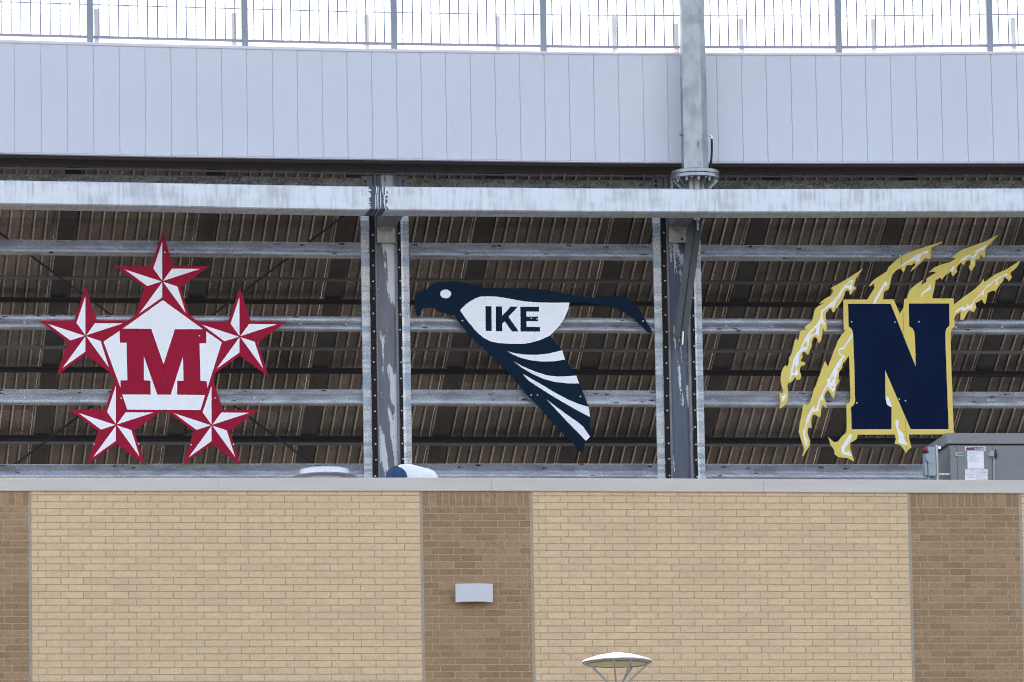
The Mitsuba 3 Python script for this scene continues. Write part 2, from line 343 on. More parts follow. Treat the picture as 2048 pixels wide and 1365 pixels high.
# channel under the walkway, in bays between the columns
ch_t, ch_b = line([(0, 347.5), (300, 350), (650, 355.5), (950, 358), (1250, 360.8), (1550, 361), (2048, 361)]), line([(0, 385), (1000, 398), (2048, 400)])
YC = 83.46
for a, b in ((-330, 722), (802, 1318), (1402, 2380)):
    part(stand, 'top_channel', run(ch_t, ch_b, YC + 0.10, YC + 0.18, np.linspace(a, b, 5), c=0.004), 'm_channel')

# columns
col_meta = [(749.0, 752.8, 789.0, 794.0, 'm_web_streaked', 435), (1331.5, 1336.8, 1371.5, 1377.5, 'm_web_blue', 470)]
Zt, Zb_ = Z(760, 335, YC), Z(760, 1010, YC)
for (a, b, c, d, mat, v) in col_meta:
    xs = [X(q, v, YC) for q in (a, b, c, d)]
    lab = 'column with white zinc streaks' if mat == 'm_web_streaked' else 'blue-grey column beside the angle braces'
    col = part(stand, 'column', bx(xs[1], xs[2], YC + 0.05, YC + 0.075, Zb_ - 6, Zt), mat, label=lab)
    part(col, 'flange', cbx(xs[0], xs[1], YC, YC + 0.26, Zb_ - 6, Zt, .004), 'm_flange')
    part(col, 'flange', cbx(xs[2], xs[3], YC, YC + 0.26, Zb_ - 6, Zt, .004), 'm_flange')
    # bracket that carries the beam: arm, sloped gusset, bolted end plate
    zt, zb = Z(b, 428, YC), Z(b, 455, YC)
    e = [Z(b, 454.5, YC - .03), Z(b, 485.5, YC - .03)]
    xm0, xm1 = xs[1] + .004, xs[2] - .002
    part(col, 'bracket_arm', cbx(xm0, xm1, YB1, YC + 0.049, Z(b, 400, YC), e[0] - .01, .004), 'm_flange')
    part(col, 'bracket_gusset', rings([[(xm0 + .01, YB1 + .002, zt + .10), (xm0 + .01, YC - .03, e[0] - .012), (xm0 + .02, YC - .03, e[0] - .04), (xm0 + .02, YB1 + .002, zt + .06)],
                                       [(xm1 + .05, YB1 + .002, zt + .10), (xm1 - .03, YC - .03, e[0] - .012), (xm1 - .03, YC - .03, e[0] - .04), (xm1 + .05, YB1 + .002, zt + .06)]]), 'm_plate')
    plate = part(col, 'end_plate', cbx(xm0 - .002, xm1 + .002, YC - 0.032, YC - 0.012, e[1], e[0], .003), 'm_plate', label='pale bolted end plate')
    cx, cz, w, h = (xm0 + xm1) / 2, (e[0] + e[1]) / 2, (xm1 - xm0) / 2, (e[0] - e[1]) / 2
    bolts = []
    for sx in (-1, 1):
        for sz in (-1, 1):
            if mat == 'm_web_blue' and sx > 0 and sz < 0: continue
            m = trimesh.creation.cylinder(.017, .022, sections=6); m.apply_transform(trimesh.transformations.rotation_matrix(math.pi / 2, [1, 0, 0])); m.apply_translation((cx + sx * w * .5, YC - .043, cz + sz * h * .55)); bolts.append(m)
    if mat == 'm_web_blue':
        m = trimesh.creation.cylinder(.018, .004, sections=16); m.apply_transform(trimesh.transformations.rotation_matrix(math.pi / 2, [1, 0, 0])); m.apply_translation((cx + w * .5, YC - .034, cz - h * .55))
        part(col, 'bolt_hole', m, 'm_black')
    part(col, 'bolts', cat(bolts), 'm_plate', kind='stuff')
    for side in (-1, 1):                                                   # slotted lugs beside the column head
        x0 = xs[0] - .145 if side < 0 else xs[3] + .002
        part(col, 'lug', cbx(x0, x0 + .143, YC + .06, YC + .085, Z(a, 400, YC), Z(a, 350, YC), .004), 'm_flange')
    xh = (xs[0] - .1, xs[3] + .09)
    hs = []
    for x in xh:
        for v2 in (362, 371):
            m = trimesh.creation.cylinder(.02, .004, sections=16); m.apply_transform(trimesh.transformations.rotation_matrix(math.pi / 2, [1, 0, 0])); m.apply_translation((x, YC + .058, Z(a, v2, YC))); hs.append(m)
    part(col, 'lug_holes', cat(hs), 'm_black', kind='stuff')

# jambs (bright galvanised uprights behind the perforated sheets)
YS = 83.44                                                                 # face of the perforated sheets
jambs = [(721.8, 738.2, 433), (801.0, 817.4, 433), (1305.8, 1321.0, 436), (1385.2, 1400.6, 436)]
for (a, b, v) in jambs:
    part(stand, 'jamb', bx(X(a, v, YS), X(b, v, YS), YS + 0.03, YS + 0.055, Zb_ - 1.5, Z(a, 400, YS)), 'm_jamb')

part(stand, 'header', run(lambda u: beam_b(u) - 24, lambda u: beam_b(u) + 11, YS + 0.20, YS + 0.24, US, c=.003), 'm_steel')
# girts: cold-formed rails the sheets are screwed to; one profile, lip up or lip down
def girt(nodes_t, nodes_b, a, b, kind):
    R = []
    for u in np.linspace(a, b, 5):
        x, zt = XZ(u, nodes_t(u), YS + .1); zb = Z(u, nodes_b(u), YS + .1); h = zt - zb
        if kind == 0:   prof = [(.13, 1), (.006, 1), (.004, .97), (.052, .56), (.045, .50)] + [(.045 - .04 * math.sin(t), .25 + .25 * math.cos(t)) for t in np.linspace(.3, math.pi, 8)] + [(.13, 0)]
        elif kind == 1: prof = [(.13, 1)] + [(.05 - .04 * math.sin(t), .72 + .28 * math.cos(t)) for t in np.linspace(0.2, math.pi - .2, 8)] + [(.075, .44), (.072, .36)] + [(.055 - .022 * math.sin(t), .17 + .17 * math.cos(t)) for t in np.linspace(0.3, math.pi, 6)] + [(.13, 0)]
        else:           prof = [(.13, 1), (.012, 1), (.008, .97), (.020, .68), (.040, .64), (.052, .36), (.030, .30), (.012, .26), (.008, .14), (.014, .04), (.03, 0), (.13, 0)]
        R.append([(x, YS + .06 + y, zb + s * h) for y, s in prof])
    return rings(R)
G = [(line([(0, 480.5), (700, 486.5), (1050, 488.5), (1500, 491.8), (2048, 492.6)]), line([(0, 508), (700, 516), (1050, 518.5), (1500, 520.5), (2048, 520.8)]), 0),
     (line([(0, 629.3), (700, 633), (1050, 634.8), (1500, 637.6), (2048, 639.4)]), line([(0, 657.5), (700, 661.5), (1050, 664), (1500, 666.3), (2048, 667.5)]), 1),
     (line([(0, 779), (700, 780), (1050, 780.6), (1500, 783), (2048, 785)]), line([(0, 808.5), (700, 810), (1050, 811.3), (1500, 813.8), (2048, 815)]), 2),
     (line([(0, 929.5), (700, 928.5), (1050, 928.6), (1500, 929), (2048, 931)]), line([(0, 962), (700, 961), (1050, 961), (1500, 962), (2048, 964)]), 0)]
for (gt, gb, kind) in G:
    for a, b in ((-330, 744), (800, 1328), (1386, 2380)):
        part(stand, 'girt', girt(gt, gb, a, b, kind), 'm_girt', smooth=40)

# raking deck under the seats: trapezoidal ribs that run down and away
Y0D, SL = 83.78, 0.478
ZD = Z(1024, 338, Y0D)
def zd(y, off=0.0): return ZD - SL * (y - Y0D) - off
PITCHR = 0.1462
x_ref = X(8.8, 432, 84.0)
def rib_strip(x0, n):
    prof = []
    for i in range(n):
        o = x0 + i * PITCHR
        prof += [(o, 0), (o + .094, 0), (o + .096, -.035), (o + .114, -.035), (o + .116, .004), (o + .142, .004)]
    prof.append((x0 + n * PITCHR, 0))
    ys = np.linspace(Y0D - .02, Y0D + 13, 2)
    v = [(x, y, zd(y, h)) for y in ys for x, h in prof]; m = len(prof)
    return trimesh.Trimesh(v, [t for k in range(m - 1) for t in ((k, k + 1, k + 1 + m), (k, k + 1 + m, k + m))], process=False)
SP = 11.8 * PITCHR                                                         # stringer spacing
x_s0 = X(145, 450, 84.0)
i0 = -3
for i in range(i0, 9):
    xs = x_s0 + i * SP
    sh = part(stand, 'deck_sheet', rib_strip(xs + .03, 11), 'm_deck')
    part(sh, 'battens', cat([rings([[(xs + .03 + k * PITCHR + a, y, zd(y, h)) for a, h in ((.121, .0), (.141, .0), (.138, .026), (.124, .026))] for y in (Y0D, Y0D + 13)]) for k in range(11)]), 'm_batten', kind='stuff')
    part(stand, 'stringer', rings([[(xs + a, y, zd(y, -.02 + h)) for a, h in ((-.10, 0), (.10, 0), (.10, .11), (-.10, .11))] for y in (Y0D + .02, Y0D + 13)]), 'm_stringer')
    part(stand, 'lap_strip', rings([[(xs + a, y, zd(y, h - .02)) for a, h in ((-.135, 0), (.135, 0), (.135, .02), (-.135, .02))] for y in (Y0D - .02, Y0D + 13)]), 'm_deck')
def deck_y(v):                                                             # where the deck shows at height v in mid-picture
    y = Y0D
    for _ in range(40): y = Y0D + (ZD - Z(1024, v, y)) / SL
    return y
xa, xb = X(-330, 600, 85), X(2380, 600, 85)
for v, w in ((588, .05), (726, .06), (864, .09)):
    y = deck_y(v)
    part(stand, 'cross_purlin', cbx(xa, xb, y, y + .05, zd(y, .12) - w / 2, zd(y, .12) + w / 2, .006), 'm_steel')
    part(stand, 'cross_purlin', cbx(xa, xb, y - .09, y - .002, zd(y, .12) + w / 2 - .012, zd(y, .12) + w / 2, .004), 'm_steel')
for v in (562, 700, 889):
    y = deck_y(v) - .25
    z = Z(1024, v, y)
    part(stand, 'conduit', tube([(xa, y, z), (xb, y, z)], .024, 12), 'm_pipe', smooth=40)
# wind bracing rods of the left bay
for (p, q) in (((-6, 462), (622, 926)), ((690, 430), (28, 931))):
    part(stand, 'brace_rod', tube([at(*p, YS + .26), at(*q, YS + .26 if p[0] < 0 else YS + .29)], .014, 8), 'm_steel', smooth=True)
# the pair of angle braces at the right column
for (p0, p1, q0, q1, dy) in (((1377.5, 440), (1389, 440), (1347.5, 677), (1357.5, 677), .0), ((1392, 440), (1405, 440), (1360, 689), (1373, 689), .06)):
    Y = YS - .28 + dy; a, b, c, d = at(*p0, Y), at(*p1, Y), at(*q0, Y), at(*q1, Y)
    leg = [np.array(w) for w in (a, b, d, c)]
    m = rings([[leg[0], leg[1], leg[1] + [0, .012, 0], leg[0] + [0, .012, 0]], [leg[3], leg[2], leg[2] + [0, .012, 0], leg[3] + [0, .012, 0]]])
    e = leg[1] if dy == 0 else leg[0]; g = leg[2] if dy == 0 else leg[3]
    m2 = rings([[e, e + [.012, 0, 0], e + [.012, .085, 0], e + [0, .085, 0]], [g, g + [.012, 0, 0], g + [.012, .085, 0], g + [0, .085, 0]]])
    part(stand, 'angle_brace', cat([m, m2]), 'm_angle', label='slanting angle brace')
for (p, q) in (((1394.5, 428), (1395.5, 461)), ((1366, 664), (1364.5, 690))):
    part(stand, 'brace_lug', bar(at(*p, YS - .33), at(*q, YS - .33), .014, .05, up=(0, 1, 0)), 'm_bolt')

# perforated sheets
PP, HR = 0.013, 0.0063
def perforated(nx, ny):
    dz = PP * math.sqrt(3) / 2
    ang = np.radians(np.arange(6) * 60 + 30)
    out = np.stack([np.cos(ang), np.sin(ang)], 1) * PP / math.sqrt(3); inn = np.stack([np.cos(ang), np.sin(ang)], 1) * HR
    i, j = np.meshgrid(np.arange(nx), np.arange(ny), indexing='ij')
    c = np.stack([(i + .5 * (j % 2)) * PP, j * dz], -1).reshape(-1, 1, 2)
    ring = np.concatenate([out, inn])[None] + c
    v = ring.reshape(-1, 2); k = np.arange(6); q = (k + 1) % 6
    f = np.vstack([np.stack([k, q, q + 6], 1), np.stack([k, q + 6, k + 6], 1)])
    F = (f[None] + (np.arange(len(c)) * 12)[:, None, None]).reshape(-1, 3)
    return trimesh.Trimesh(np.stack([v[:, 0], v[:, 0] * 0, v[:, 1]], 1), F, process=False)
NX, NY = 82, 308
SW, SH = NX * PP, NY * PP * math.sqrt(3) / 2
sheet = perforated(NX, NY)
scene['perforated_sheet_source'] = {'type': 'shapegroup', 'sheet': ply(sheet, 'm_screen')}
z_s = Z(1024, 1005, YS)
bays = [(X(742.0, 690, YS), -1, 5, 'perforated dark metal screen behind the red star sign'),
        (X(809.5, 690, YS), 1, 3, 'perforated dark metal screen behind the bird sign'),
        (X(1394.5, 690, YS), 1, 4, 'perforated dark metal screen behind the yellow claw sign')]
rows = [468 + 32.3 * i for i in range(16)]
for bi, (x0, dirn, n, lab) in enumerate(bays):
    scr = thing('perforated_screen', lab, 'screen', 'perforated screens between the columns')
    for i in range(n):
        k = numbered(scr + '__sheet')
        xo = x0 - (i + 1) * SW if dirn < 0 else x0 + i * SW
        if bi == 1: xo = x0 + i * (X(1327.5, 690, YS) - x0 - SW) / 2
        scene[k] = {'type': 'instance', 'shapegroup': {'type': 'ref', 'id': 'perforated_sheet_source'}, 'to_world': T().translate([xo, YS + (.004 * (i % 2)), z_s])}
    edges = {0: [(738.6, 748.6)], 1: [(794.4, 800.8), (1321.4, 1331.2)], 2: [(1378, 1385)]}[bi]
    scr_bolts = []
    for (a, b) in edges:
        part(scr, 'solid_margin', bx(X(a, 433, YS), X(b, 433, YS), YS - .003, YS + .006, z_s, Z(a, 395, YS)), 'm_screen')
        for v in rows:
            vv = v + random.uniform(-3, 3); x = (X(a, 433, YS) + X(b, 433, YS)) / 2
            m = trimesh.creation.icosphere(1, .0105); m.apply_scale((1, .6, 1)); m.apply_translation((x + random.uniform(-.006, .012), YS - .007, Z(a, vv, YS))); scr_bolts.append(m)
    u0, u1 = ((-60, 715) if bi == 0 else (832, 1300) if bi == 1 else (1415, 2110))
    for (gt, gb, kind) in G:
        for u in np.arange(u0 + random.uniform(0, 40), u1, 92):
            v = gt(u) * .45 + gb(u) * .55 if kind else gt(u) * .3 + gb(u) * .7
            m = trimesh.creation.icosphere(1, .011); m.apply_scale((1, .6, 1)); m.apply_translation(at(u, v, YS - .006)); scr_bolts.append(m)
    part(scr, 'screws', cat(scr_bolts), 'm_bolt', kind='stuff')

# ------------------------------------------------------------------ guard railing on the parapet
rail = thing('guard_railing', 'tall galvanised picket railing along the top of the parapet', 'railing')
YR = YP + 0.20
r_bot = line([(0, 78.5 - 8.5), (300, 79 - 2.5 + .5), (700, 88.5), (1200, 95.5), (1700, 96), (2048, 91.5)])
r_bot = line([(0, 70.5), (180, 74.5), (300, 78), (520, 83), (700, 87), (1200, 95), (1700, 95.5), (1980, 91.5), (2048, 91)])
H_R = 1.15
def zr(u): return Z(u, r_bot(u), YR)
part(rail, 'bottom_rail', run(lambda u: r_bot(u) - 2.6, lambda u: r_bot(u) + 2.2, YR - .02, YR + .02, US, c=.004, Yref=YR), 'm_picket')
part(rail, 'top_rail', rings([[(X(u, 50, YR), YR + y, zr(u) + H_R + z) for y, z in ((-.03, 0), (.03, 0), (.03, .05), (-.03, .05))] for u in US]), 'm_rail')
posts = [-135, 179.5, 489, 787.5, 1086, 1384, 1676, 1978.5, 2285]
for u in posts:
    x = X(u, 60, YR)
    part(rail, 'post', cbx(x - .037, x + .037, YR - .05, YR + .04, Z(u, t_top(u) + 0.5, YP) + .012, zr(u) + H_R, .006), 'm_rail')
for a, b in zip(posts, posts[1:]):
    n = 16
    for i in range(1, n):
        u = a + (b - a) * i / n + random.uniform(-.5, .5); x = X(u, 60, YR)
        part(rail, 'picket', rings([[(x - .0068, YR - .0068, z), (x + .0068, YR - .0068, z), (x + .0068, YR + .0068, z), (x - .0068, YR + .0068, z)] for z in (zr(u) + .01, zr(u) + H_R)]), 'm_picket')
low = thing('seat_back_rail', 'pale short posts with a thin rod standing behind the picket railing', 'railing')
YL = YP + 0.27
lp = [(-70, 3), (193, 18), (467.5, 27), (733, 30), (995, 32), (1228, 33), (1352, 48), (1482, 38), (1746.5, 38), (2026, 36)]
for u, v in lp:
    x = X(u, 60, YL); zb = Z(u, t_top(u) + 1.0, YP - .02) + .004
    part(low, 'post', cat([cbx(x - .030, x + .030, YL - .02, YL + .02, zb, Z(u, v, YL), .005), cbx(x - .045, x + .045, YL - .04, YL + .04, zb, zb + .012, .003)]), 'm_pale_post')
wire = line([(-70, 1), (0, 4), (300, 13), (700, 24), (1000, 29), (1250, 31.5), (1700, 32.5), (2048, 29)])
part(low, 'rod', tube([at(u, wire(u), YL) for u in US], .006, 6), 'm_rail', smooth=True)

# ------------------------------------------------------------------ floodlight mast on the beam
mast = thing('light_mast', 'tall faceted galvanised mast bolted to the beam in front of the parapet', 'mast')
YM = YP - 0.34
xm = X(1390, 330, YM)
z_pt, z_pb = Z(1390, 343.5, YM), Z(1390, 359.6, YM)
z_bt = Z(1390, 378.0, YB0) - .002
ang = np.radians(np.arange(8) * 45 + 34) - YAW
R = []
for z, r in ((z_pt, .1655), (z_pt + 8, .120), (z_pt + 15, .08)):
    R.append([(xm + r * math.sin(w), YM - r * math.cos(w), z) for w in ang])
pole = part(mast, 'pole', rings(R[:2]), 'm_mast')
part(mast, 'upper_pole', rings(R[1:]), 'm_mast')
h = (z_pt - z_pb)
part(mast, 'base_plate', lathe([(0, 0), (.284, 0), (.290, .006), (.290, h / 2 - .008), (.284, h / 2 - .002), (0, h / 2 - .002)], (xm, YM, z_pb + h / 2 + .001), 64), 'm_mast', smooth=30)
part(mast, 'weld_collar', lathe([(.150, 0), (.186, 0), (.168, .022), (.150, .022)], (xm, YM, z_pt), 32), 'm_flange', smooth=30)
low_p = part(mast, 'lower_plate', lathe([(0, 0), (.284, 0), (.290, .006), (.290, h / 2 - .008), (.284, h / 2 - .002), (0, h / 2 - .002)], (xm, YM, z_pb), 64), 'm_mast', smooth=30)
part(mast, 'stub', lathe([(.0, 0), (.12, 0), (.12, z_pb - z_bt), (0, z_pb - z_bt)], (xm, YM, z_bt), 40), 'm_plate', smooth=30)
for i in range(10):
    w = 2 * math.pi * (i + .5) / 10; d = np.array([math.sin(w), -math.cos(w), 0]); s = np.array([math.cos(w), math.sin(w), 0]) * .007
    c = np.array([xm, YM, 0]); pts = [(.118, z_bt + .001), (.150, z_bt + .001), (.276, z_pb - .018), (.276, z_pb - .001), (.118, z_pb - .001)]
    part(mast, 'gusset', rings([[c + d * r + [0, 0, z] + s * k for r, z in pts] for k in (-1, 1)]), 'm_mast')
    w2 = 2 * math.pi * i / 10
    m = trimesh.creation.cylinder(.014, .045, sections=8); m.apply_translation((xm + .235 * math.sin(w2), YM - .235 * math.cos(w2), z_pb - .022))
    n2 = trimesh.creation.cylinder(.021, .02, sections=6); n2.apply_translation((xm + .235 * math.sin(w2), YM - .235 * math.cos(w2), z_pb - .010))
    part(mast, 'anchor_bolt', cat([m, n2]), 'm_plate')
zk = Z(1416, 271, YM)
m = trimesh.creation.cylinder(.017, .03, sections=12); m.apply_transform(trimesh.transformations.rotation_matrix(math.pi / 2, [0, 1, 0])); m.apply_translation((xm - .165, YM, zk))
part(mast, 'plug', m, 'm_flange', smooth=40)
xr = xm + .150
part(mast, 'cable_elbow', tube([(xr, YM, zk), (xr + .035, YM, zk + .002), (xr + .055, YM, zk - .008), (xr + .062, YM, zk - .03), (xr + .063, YM, zk - .045)], .014, 12), 'm_bolt', smooth=40)
part(mast, 'cable', tube([(xr + .063, YM, zk - .04), (xr + .065, YM + .004, zk - .08), (xr + .066, YM + .01, zk - .12), (xr + .063, YM + .03, zk - .25), (xr + .052, YM + .05, zk - .36), (xr + .045, YM + .08, zk - .46)], .0135, 10), 'm_black', smooth=True)
part(mast, 'hand_hole_latch', bx(xm + .013, xm + .027, YM - .168, YM - .15, zk - .17, zk - .10), 'm_flange')

# ------------------------------------------------------------------ signs
YG, DP = YS - 0.035, 0.012
def zoomed(u0, v0, s):
    return lambda *pts: [(u0 + x / s, v0 + y / s) for x, y in pts]
def poly(pts): return Polygon([XZ(u, v, YG) for u, v in pts]).buffer(0)
def union(*ps): return unary_union([poly(p) for p in ps])
def bolts(at_px, name='bolts'):
    out = []
    for u, v in at_px:
        m = trimesh.creation.icosphere(1, .010); m.apply_scale((1, .5, 1)); m.apply_translation(at(u, v, YG - .006)); out.append(m)
    return cat(out)
def split(shape, u=None, v=None):
    """Cuts a sign's sheets along a joint, 4 mm open."""
    x0, z0, x1, z1 = shape.bounds; cuts = []
    if u is not None:
        x = X(u, 690, YG); cuts.append(sbox(x - .0008, z0 - 1, x + .0008, z1 + 1))
    if v is not None:
        z = Z(327, v, YG); cuts.append(sbox(x0 - 1, z - .0015, x1 + 1, z + .0015))
    return shape.difference(unary_union(cuts)) if cuts else shape
def halves(shape, u):
    x = X(u, 690, YG); x0, z0, x1, z1 = shape.bounds
    return shape.intersection(sbox(x0 - 1, z0 - 1, x - .002, z1 + 1)), shape.intersection(sbox(x + .002, z0 - 1, x1 + 1, z1 + 1))
A, B, Cz, D, E_ = zoomed(1550, 520, 6.825), zoomed(1550, 690, 5.69), zoomed(1680, 465, 6.2045), zoomed(1840, 465, 6.5625), zoomed(1640, 720, 6.5)
F, Gz, Hz, L = zoomed(820, 550, 8.028), zoomed(1060, 560, 7.585), zoomed(960, 680, 5.6885), zoomed(130, 640, 4.55)

# red stars around a letter M
sign = thing('star_sign', 'red and white sign of five stars around a block letter M on the screen', 'sign')
def star(cx, cy, R, r, rot=-90):
    return [(cx + q * math.cos(math.radians(rot + k * 36)), cy + q * math.sin(math.radians(rot + k * 36))) for k in range(10) for q in [(R if k % 2 == 0 else r)]]
stars = [(324.8, 563.3), (171.1, 672.1), (479.3, 673.8), (232.4, 850.3), (423.4, 851.0)]
body = [(325, 592), (250, 646), (200, 680), (237, 785), (232, 821), (423, 821), (420, 785), (449, 682), (400, 646)]
red = unary_union([poly(star(x, y, 98.5, 38.0)) for x, y in stars] + [poly(body)])
ha, hb = halves(red, 326.5)
part(sign, 'panel', extrude(ha, YG, DP), 'm_crimson'); part(sign, 'panel', extrude(hb, YG, DP), 'm_crimson')
for x, y in stars:
    facets = []
    for k in range(5):
        w, q = math.radians(-90 + 72 * k), math.radians(-90 + 72 * k - 36)
        facets.append(poly([(x, y), (x + 32 * math.cos(q), y + 32 * math.sin(q)), (x + 82 * math.cos(w), y + 82 * math.sin(w))]))
    part(sign, 'star_facets', extrude(unary_union([f.buffer(-.003) for f in facets]), YG - .0025, .003), 'm_sign_white')
whites = [[(325.5, 600.7), (405.7, 658.8), (349.8, 658.8), (327.1, 729), (302.5, 658.4), (245.4, 657.8)],
          L((497, 100), (350, 200), (505, 618), (505, 552), (567, 550), (560, 210), (500, 210)), L((1285, 105), (1285, 212), (1225, 215), (1232, 555), (1290, 560), (1295, 625), (1427, 205)),
          L((718, 335), (840, 682), (780, 682), (778, 555), (718, 550)), L((1073, 335), (960, 687), (1020, 687), (1020, 557), (1078, 555)), L((520, 680), (1275, 685), (1232, 822), (567, 818))]
part(sign, 'letter_field', extrude(union(*whites), YG - .0025, .003), 'm_sign_white', label='white field round the red letter M')
part(sign, 'bolts', bolts([(322, 640), (333, 641), (322, 795.5), (333, 796), (399, 672), (242, 797), (430.7, 796.5), (163, 639), (502, 656), (320, 503), (329.5, 505), (277, 888), (188, 889), (382, 890), (467, 889)]), 'm_bolt', kind='stuff')

# dark blue bird
sign = thing('bird_sign', 'dark blue bird-shaped sign with IKE lettered on its white wing', 'sign')
outline = F((65, 470), (100, 630), (130, 668), (155, 640), (190, 560), (230, 535), (330, 525), (380, 530), (440, 580), (560, 615), (720, 650), (740, 680), (800, 780), (900, 900), (960, 975), (1040, 1060), (1170, 1170), (1300, 1290)) + \
    Hz((174, 228), (260, 310), (330, 380), (420, 480), (500, 590), (600, 690), (720, 820), (840, 960), (960, 1080), (1080, 1200), (1160, 1295), (1180, 1250), (1190, 1180), (1205, 1152), (1252, 1105), (1258, 1000), (1250, 880), (1235, 765), (1190, 640), (1130, 497), (1090, 408), (1030, 310), (965, 225), (930, 120), (880, 60)) + \
    Gz((348, 910), (312, 858), (420, 735), (520, 590), (580, 450), (600, 346), (800, 350), (1000, 365), (1150, 385), (1300, 430), (1430, 490), (1550, 570), (1680, 690), (1790, 800), (1865, 808), (1820, 720), (1740, 590), (1650, 440), (1560, 330), (1480, 275), (1400, 255), (1200, 250), (1000, 275), (800, 260), (680, 245), (560, 215), (400, 185), (200, 150), (0, 130)) + \
    F((1600, 215), (1200, 210), (1100, 180), (960, 150), (850, 120), (740, 105), (560, 110), (400, 125), (330, 170), (270, 230), (200, 260), (110, 280), (85, 320), (75, 400))
def rounded(p, r): return p.buffer(r).buffer(-2 * r).buffer(r)
ha, hb = halves(poly(outline).buffer(.006).buffer(-.006), 1068.5)
part(sign, 'panel', extrude(ha, YG, DP), 'm_navy'); part(sign, 'panel', extrude(hb, YG, DP), 'm_navy')
cx, cy = F((572, 308))[0]
part(sign, 'eye', extrude(poly([(cx + 11 * math.cos(t), cy + 8.7 * math.sin(t)) for t in np.linspace(0, 2 * math.pi, 40)[:-1]]), YG - .0025, .003), 'm_sign_white')
wing = F((803, 570), (860, 510), (950, 435), (1060, 375), (1130, 352), (1260, 345), (1400, 352), (1560, 378), (1720, 408), (1870, 432), (1980, 438)) + Gz((60, 340), (300, 349), (598, 348), (580, 450), (520, 590), (420, 730), (300, 850), (150, 915), (0, 958)) + F((1800, 1112), (1600, 1110), (1400, 1095), (1280, 1065), (1170, 1005), (1050, 895), (930, 750), (850, 640))
part(sign, 'wing_patch', extrude(split(poly(wing), 1068.5), YG - .0025, .003), 'm_sign_white')
part(sign, 'letter', extrude(poly(F((1210, 505), (1308, 505), (1312, 903), (1215, 902))), YG - .004, .003), 'm_navy')
part(sign, 'letter', extrude(poly(F((1378, 508), (1475, 508), (1478, 660), (1615, 513), (1732, 515), (1580, 675), (1748, 912), (1635, 910), (1520, 748), (1480, 785), (1480, 908), (1380, 905))), YG - .004, .003), 'm_navy')
part(sign, 'letter', extrude(split(poly([(1040.5, 614.2), (1077.8, 614.3), (1077.8, 623.9), (1052.7, 623.5), (1052.7, 633.7), (1076.1, 633.9), (1076.1, 643), (1052.7, 642.8), (1053, 654.5), (1079.8, 654.7), (1079.8, 663.9), (1041, 663.6)]), 1068.5), YG - .004, .003), 'm_navy')
for f in (Hz((310, 130), (400, 155), (520, 170), (640, 172), (780, 158), (935, 120), (967, 225), (850, 245), (700, 248), (580, 235), (460, 205), (370, 165)),
          Hz((375, 242), (480, 300), (620, 360), (760, 405), (900, 420), (1095, 408), (1128, 497), (1000, 497), (850, 480), (720, 445), (600, 390), (480, 320)),
          Hz((487, 387), (560, 430), (700, 510), (850, 600), (1000, 680), (1120, 730), (1235, 765), (1252, 880), (1100, 800), (950, 715), (800, 625), (650, 530), (560, 470), (510, 420)),
          Hz((757, 678), (850, 750), (1000, 860), (1110, 935), (1175, 990), (1252, 1105), (1205, 1150), (1100, 1040), (980, 920), (870, 800))):
    part(sign, 'feather', extrude(split(poly(f), 1068.5), YG - .0025, .003), 'm_sign_white')
part(sign, 'bolts', bolts([F((842, 738))[0], F((1948, 696))[0], (1074, 638.5), Gz((1715, 627))[0], (1062.4, 790.8), (1075, 790.5), (1160.8, 793.5)]), 'm_bolt', kind='stuff')

# yellow claw marks around a letter N
sign = thing('claw_sign', 'yellow claw mark sign with white streaks around a navy block letter N', 'sign')
claw1 = A((1205, 118), (1150, 190), (1105, 260), (1078, 345), (1080, 362), (1115, 390), (1075, 415), (1050, 460), (1032, 482), (1015, 460), (1012, 425), (985, 412), (960, 435), (945, 490), (925, 540), (895, 590), (862, 640), (850, 665), (835, 655), (825, 690), (800, 722), (782, 705), (775, 680), (755, 662), (730, 680), (720, 705), (692, 720), (688, 745), (700, 830), (708, 900), (705, 960), (685, 985), (668, 960), (660, 935), (650, 960), (645, 1020), (630, 1100), (605, 1140), (588, 1120), (575, 1075), (545, 1050), (520, 1075), (505, 1110), (500, 1190), (475, 1235), (455, 1295), (435, 1290), (415, 1265), (385, 1255)) + \
    B((305, 105), (318, 140), (296, 165), (295, 190), (330, 195), (350, 215), (330, 235), (300, 240), (285, 270), (285, 310), (298, 345), (295, 385), (270, 403), (245, 395), (235, 370), (222, 375), (205, 410), (160, 440), (148, 430), (140, 470), (150, 540), (150, 610), (120, 680), (60, 728), (52, 715), (62, 660), (52, 540), (80, 555), (95, 520), (72, 460), (65, 400), (72, 320), (100, 255), (125, 230), (138, 260), (160, 195), (158, 150), (185, 110), (200, 60)) + \
    A((258, 1160), (265, 1105), (290, 1075), (318, 1105), (330, 1040), (350, 970), (385, 955), (400, 968), (426, 948), (398, 935), (430, 895), (500, 840), (520, 800), (540, 690), (570, 650), (592, 632), (670, 590), (598, 600), (640, 565), (690, 525), (760, 490), (790, 440), (790, 402), (755, 390), (800, 365), (900, 310), (1000, 250), (1100, 185))
claw2 = A((960, 965), (900, 1040), (850, 1120), (845, 1150), (800, 1250)) + B((640, 155), (602, 250), (570, 180), (550, 230), (510, 340), (465, 470), (440, 505), (425, 580), (395, 660), (360, 690), (322, 655), (315, 740), (285, 880), (270, 990), (300, 1090), (332, 1190), (310, 1268), (322, 1265), (400, 1140), (400, 1085), (380, 1040), (370, 990), (380, 940), (415, 945), (412, 870), (425, 810), (445, 790), (510, 828), (522, 800), (525, 730), (540, 685), (590, 722), (575, 640), (560, 590), (575, 550), (605, 515), (668, 618), (690, 530), (695, 480), (742, 395), (722, 405), (730, 310), (765, 260), (775, 205), (790, 200), (843, 120)) + [(1705, 708), (1705, 665)]
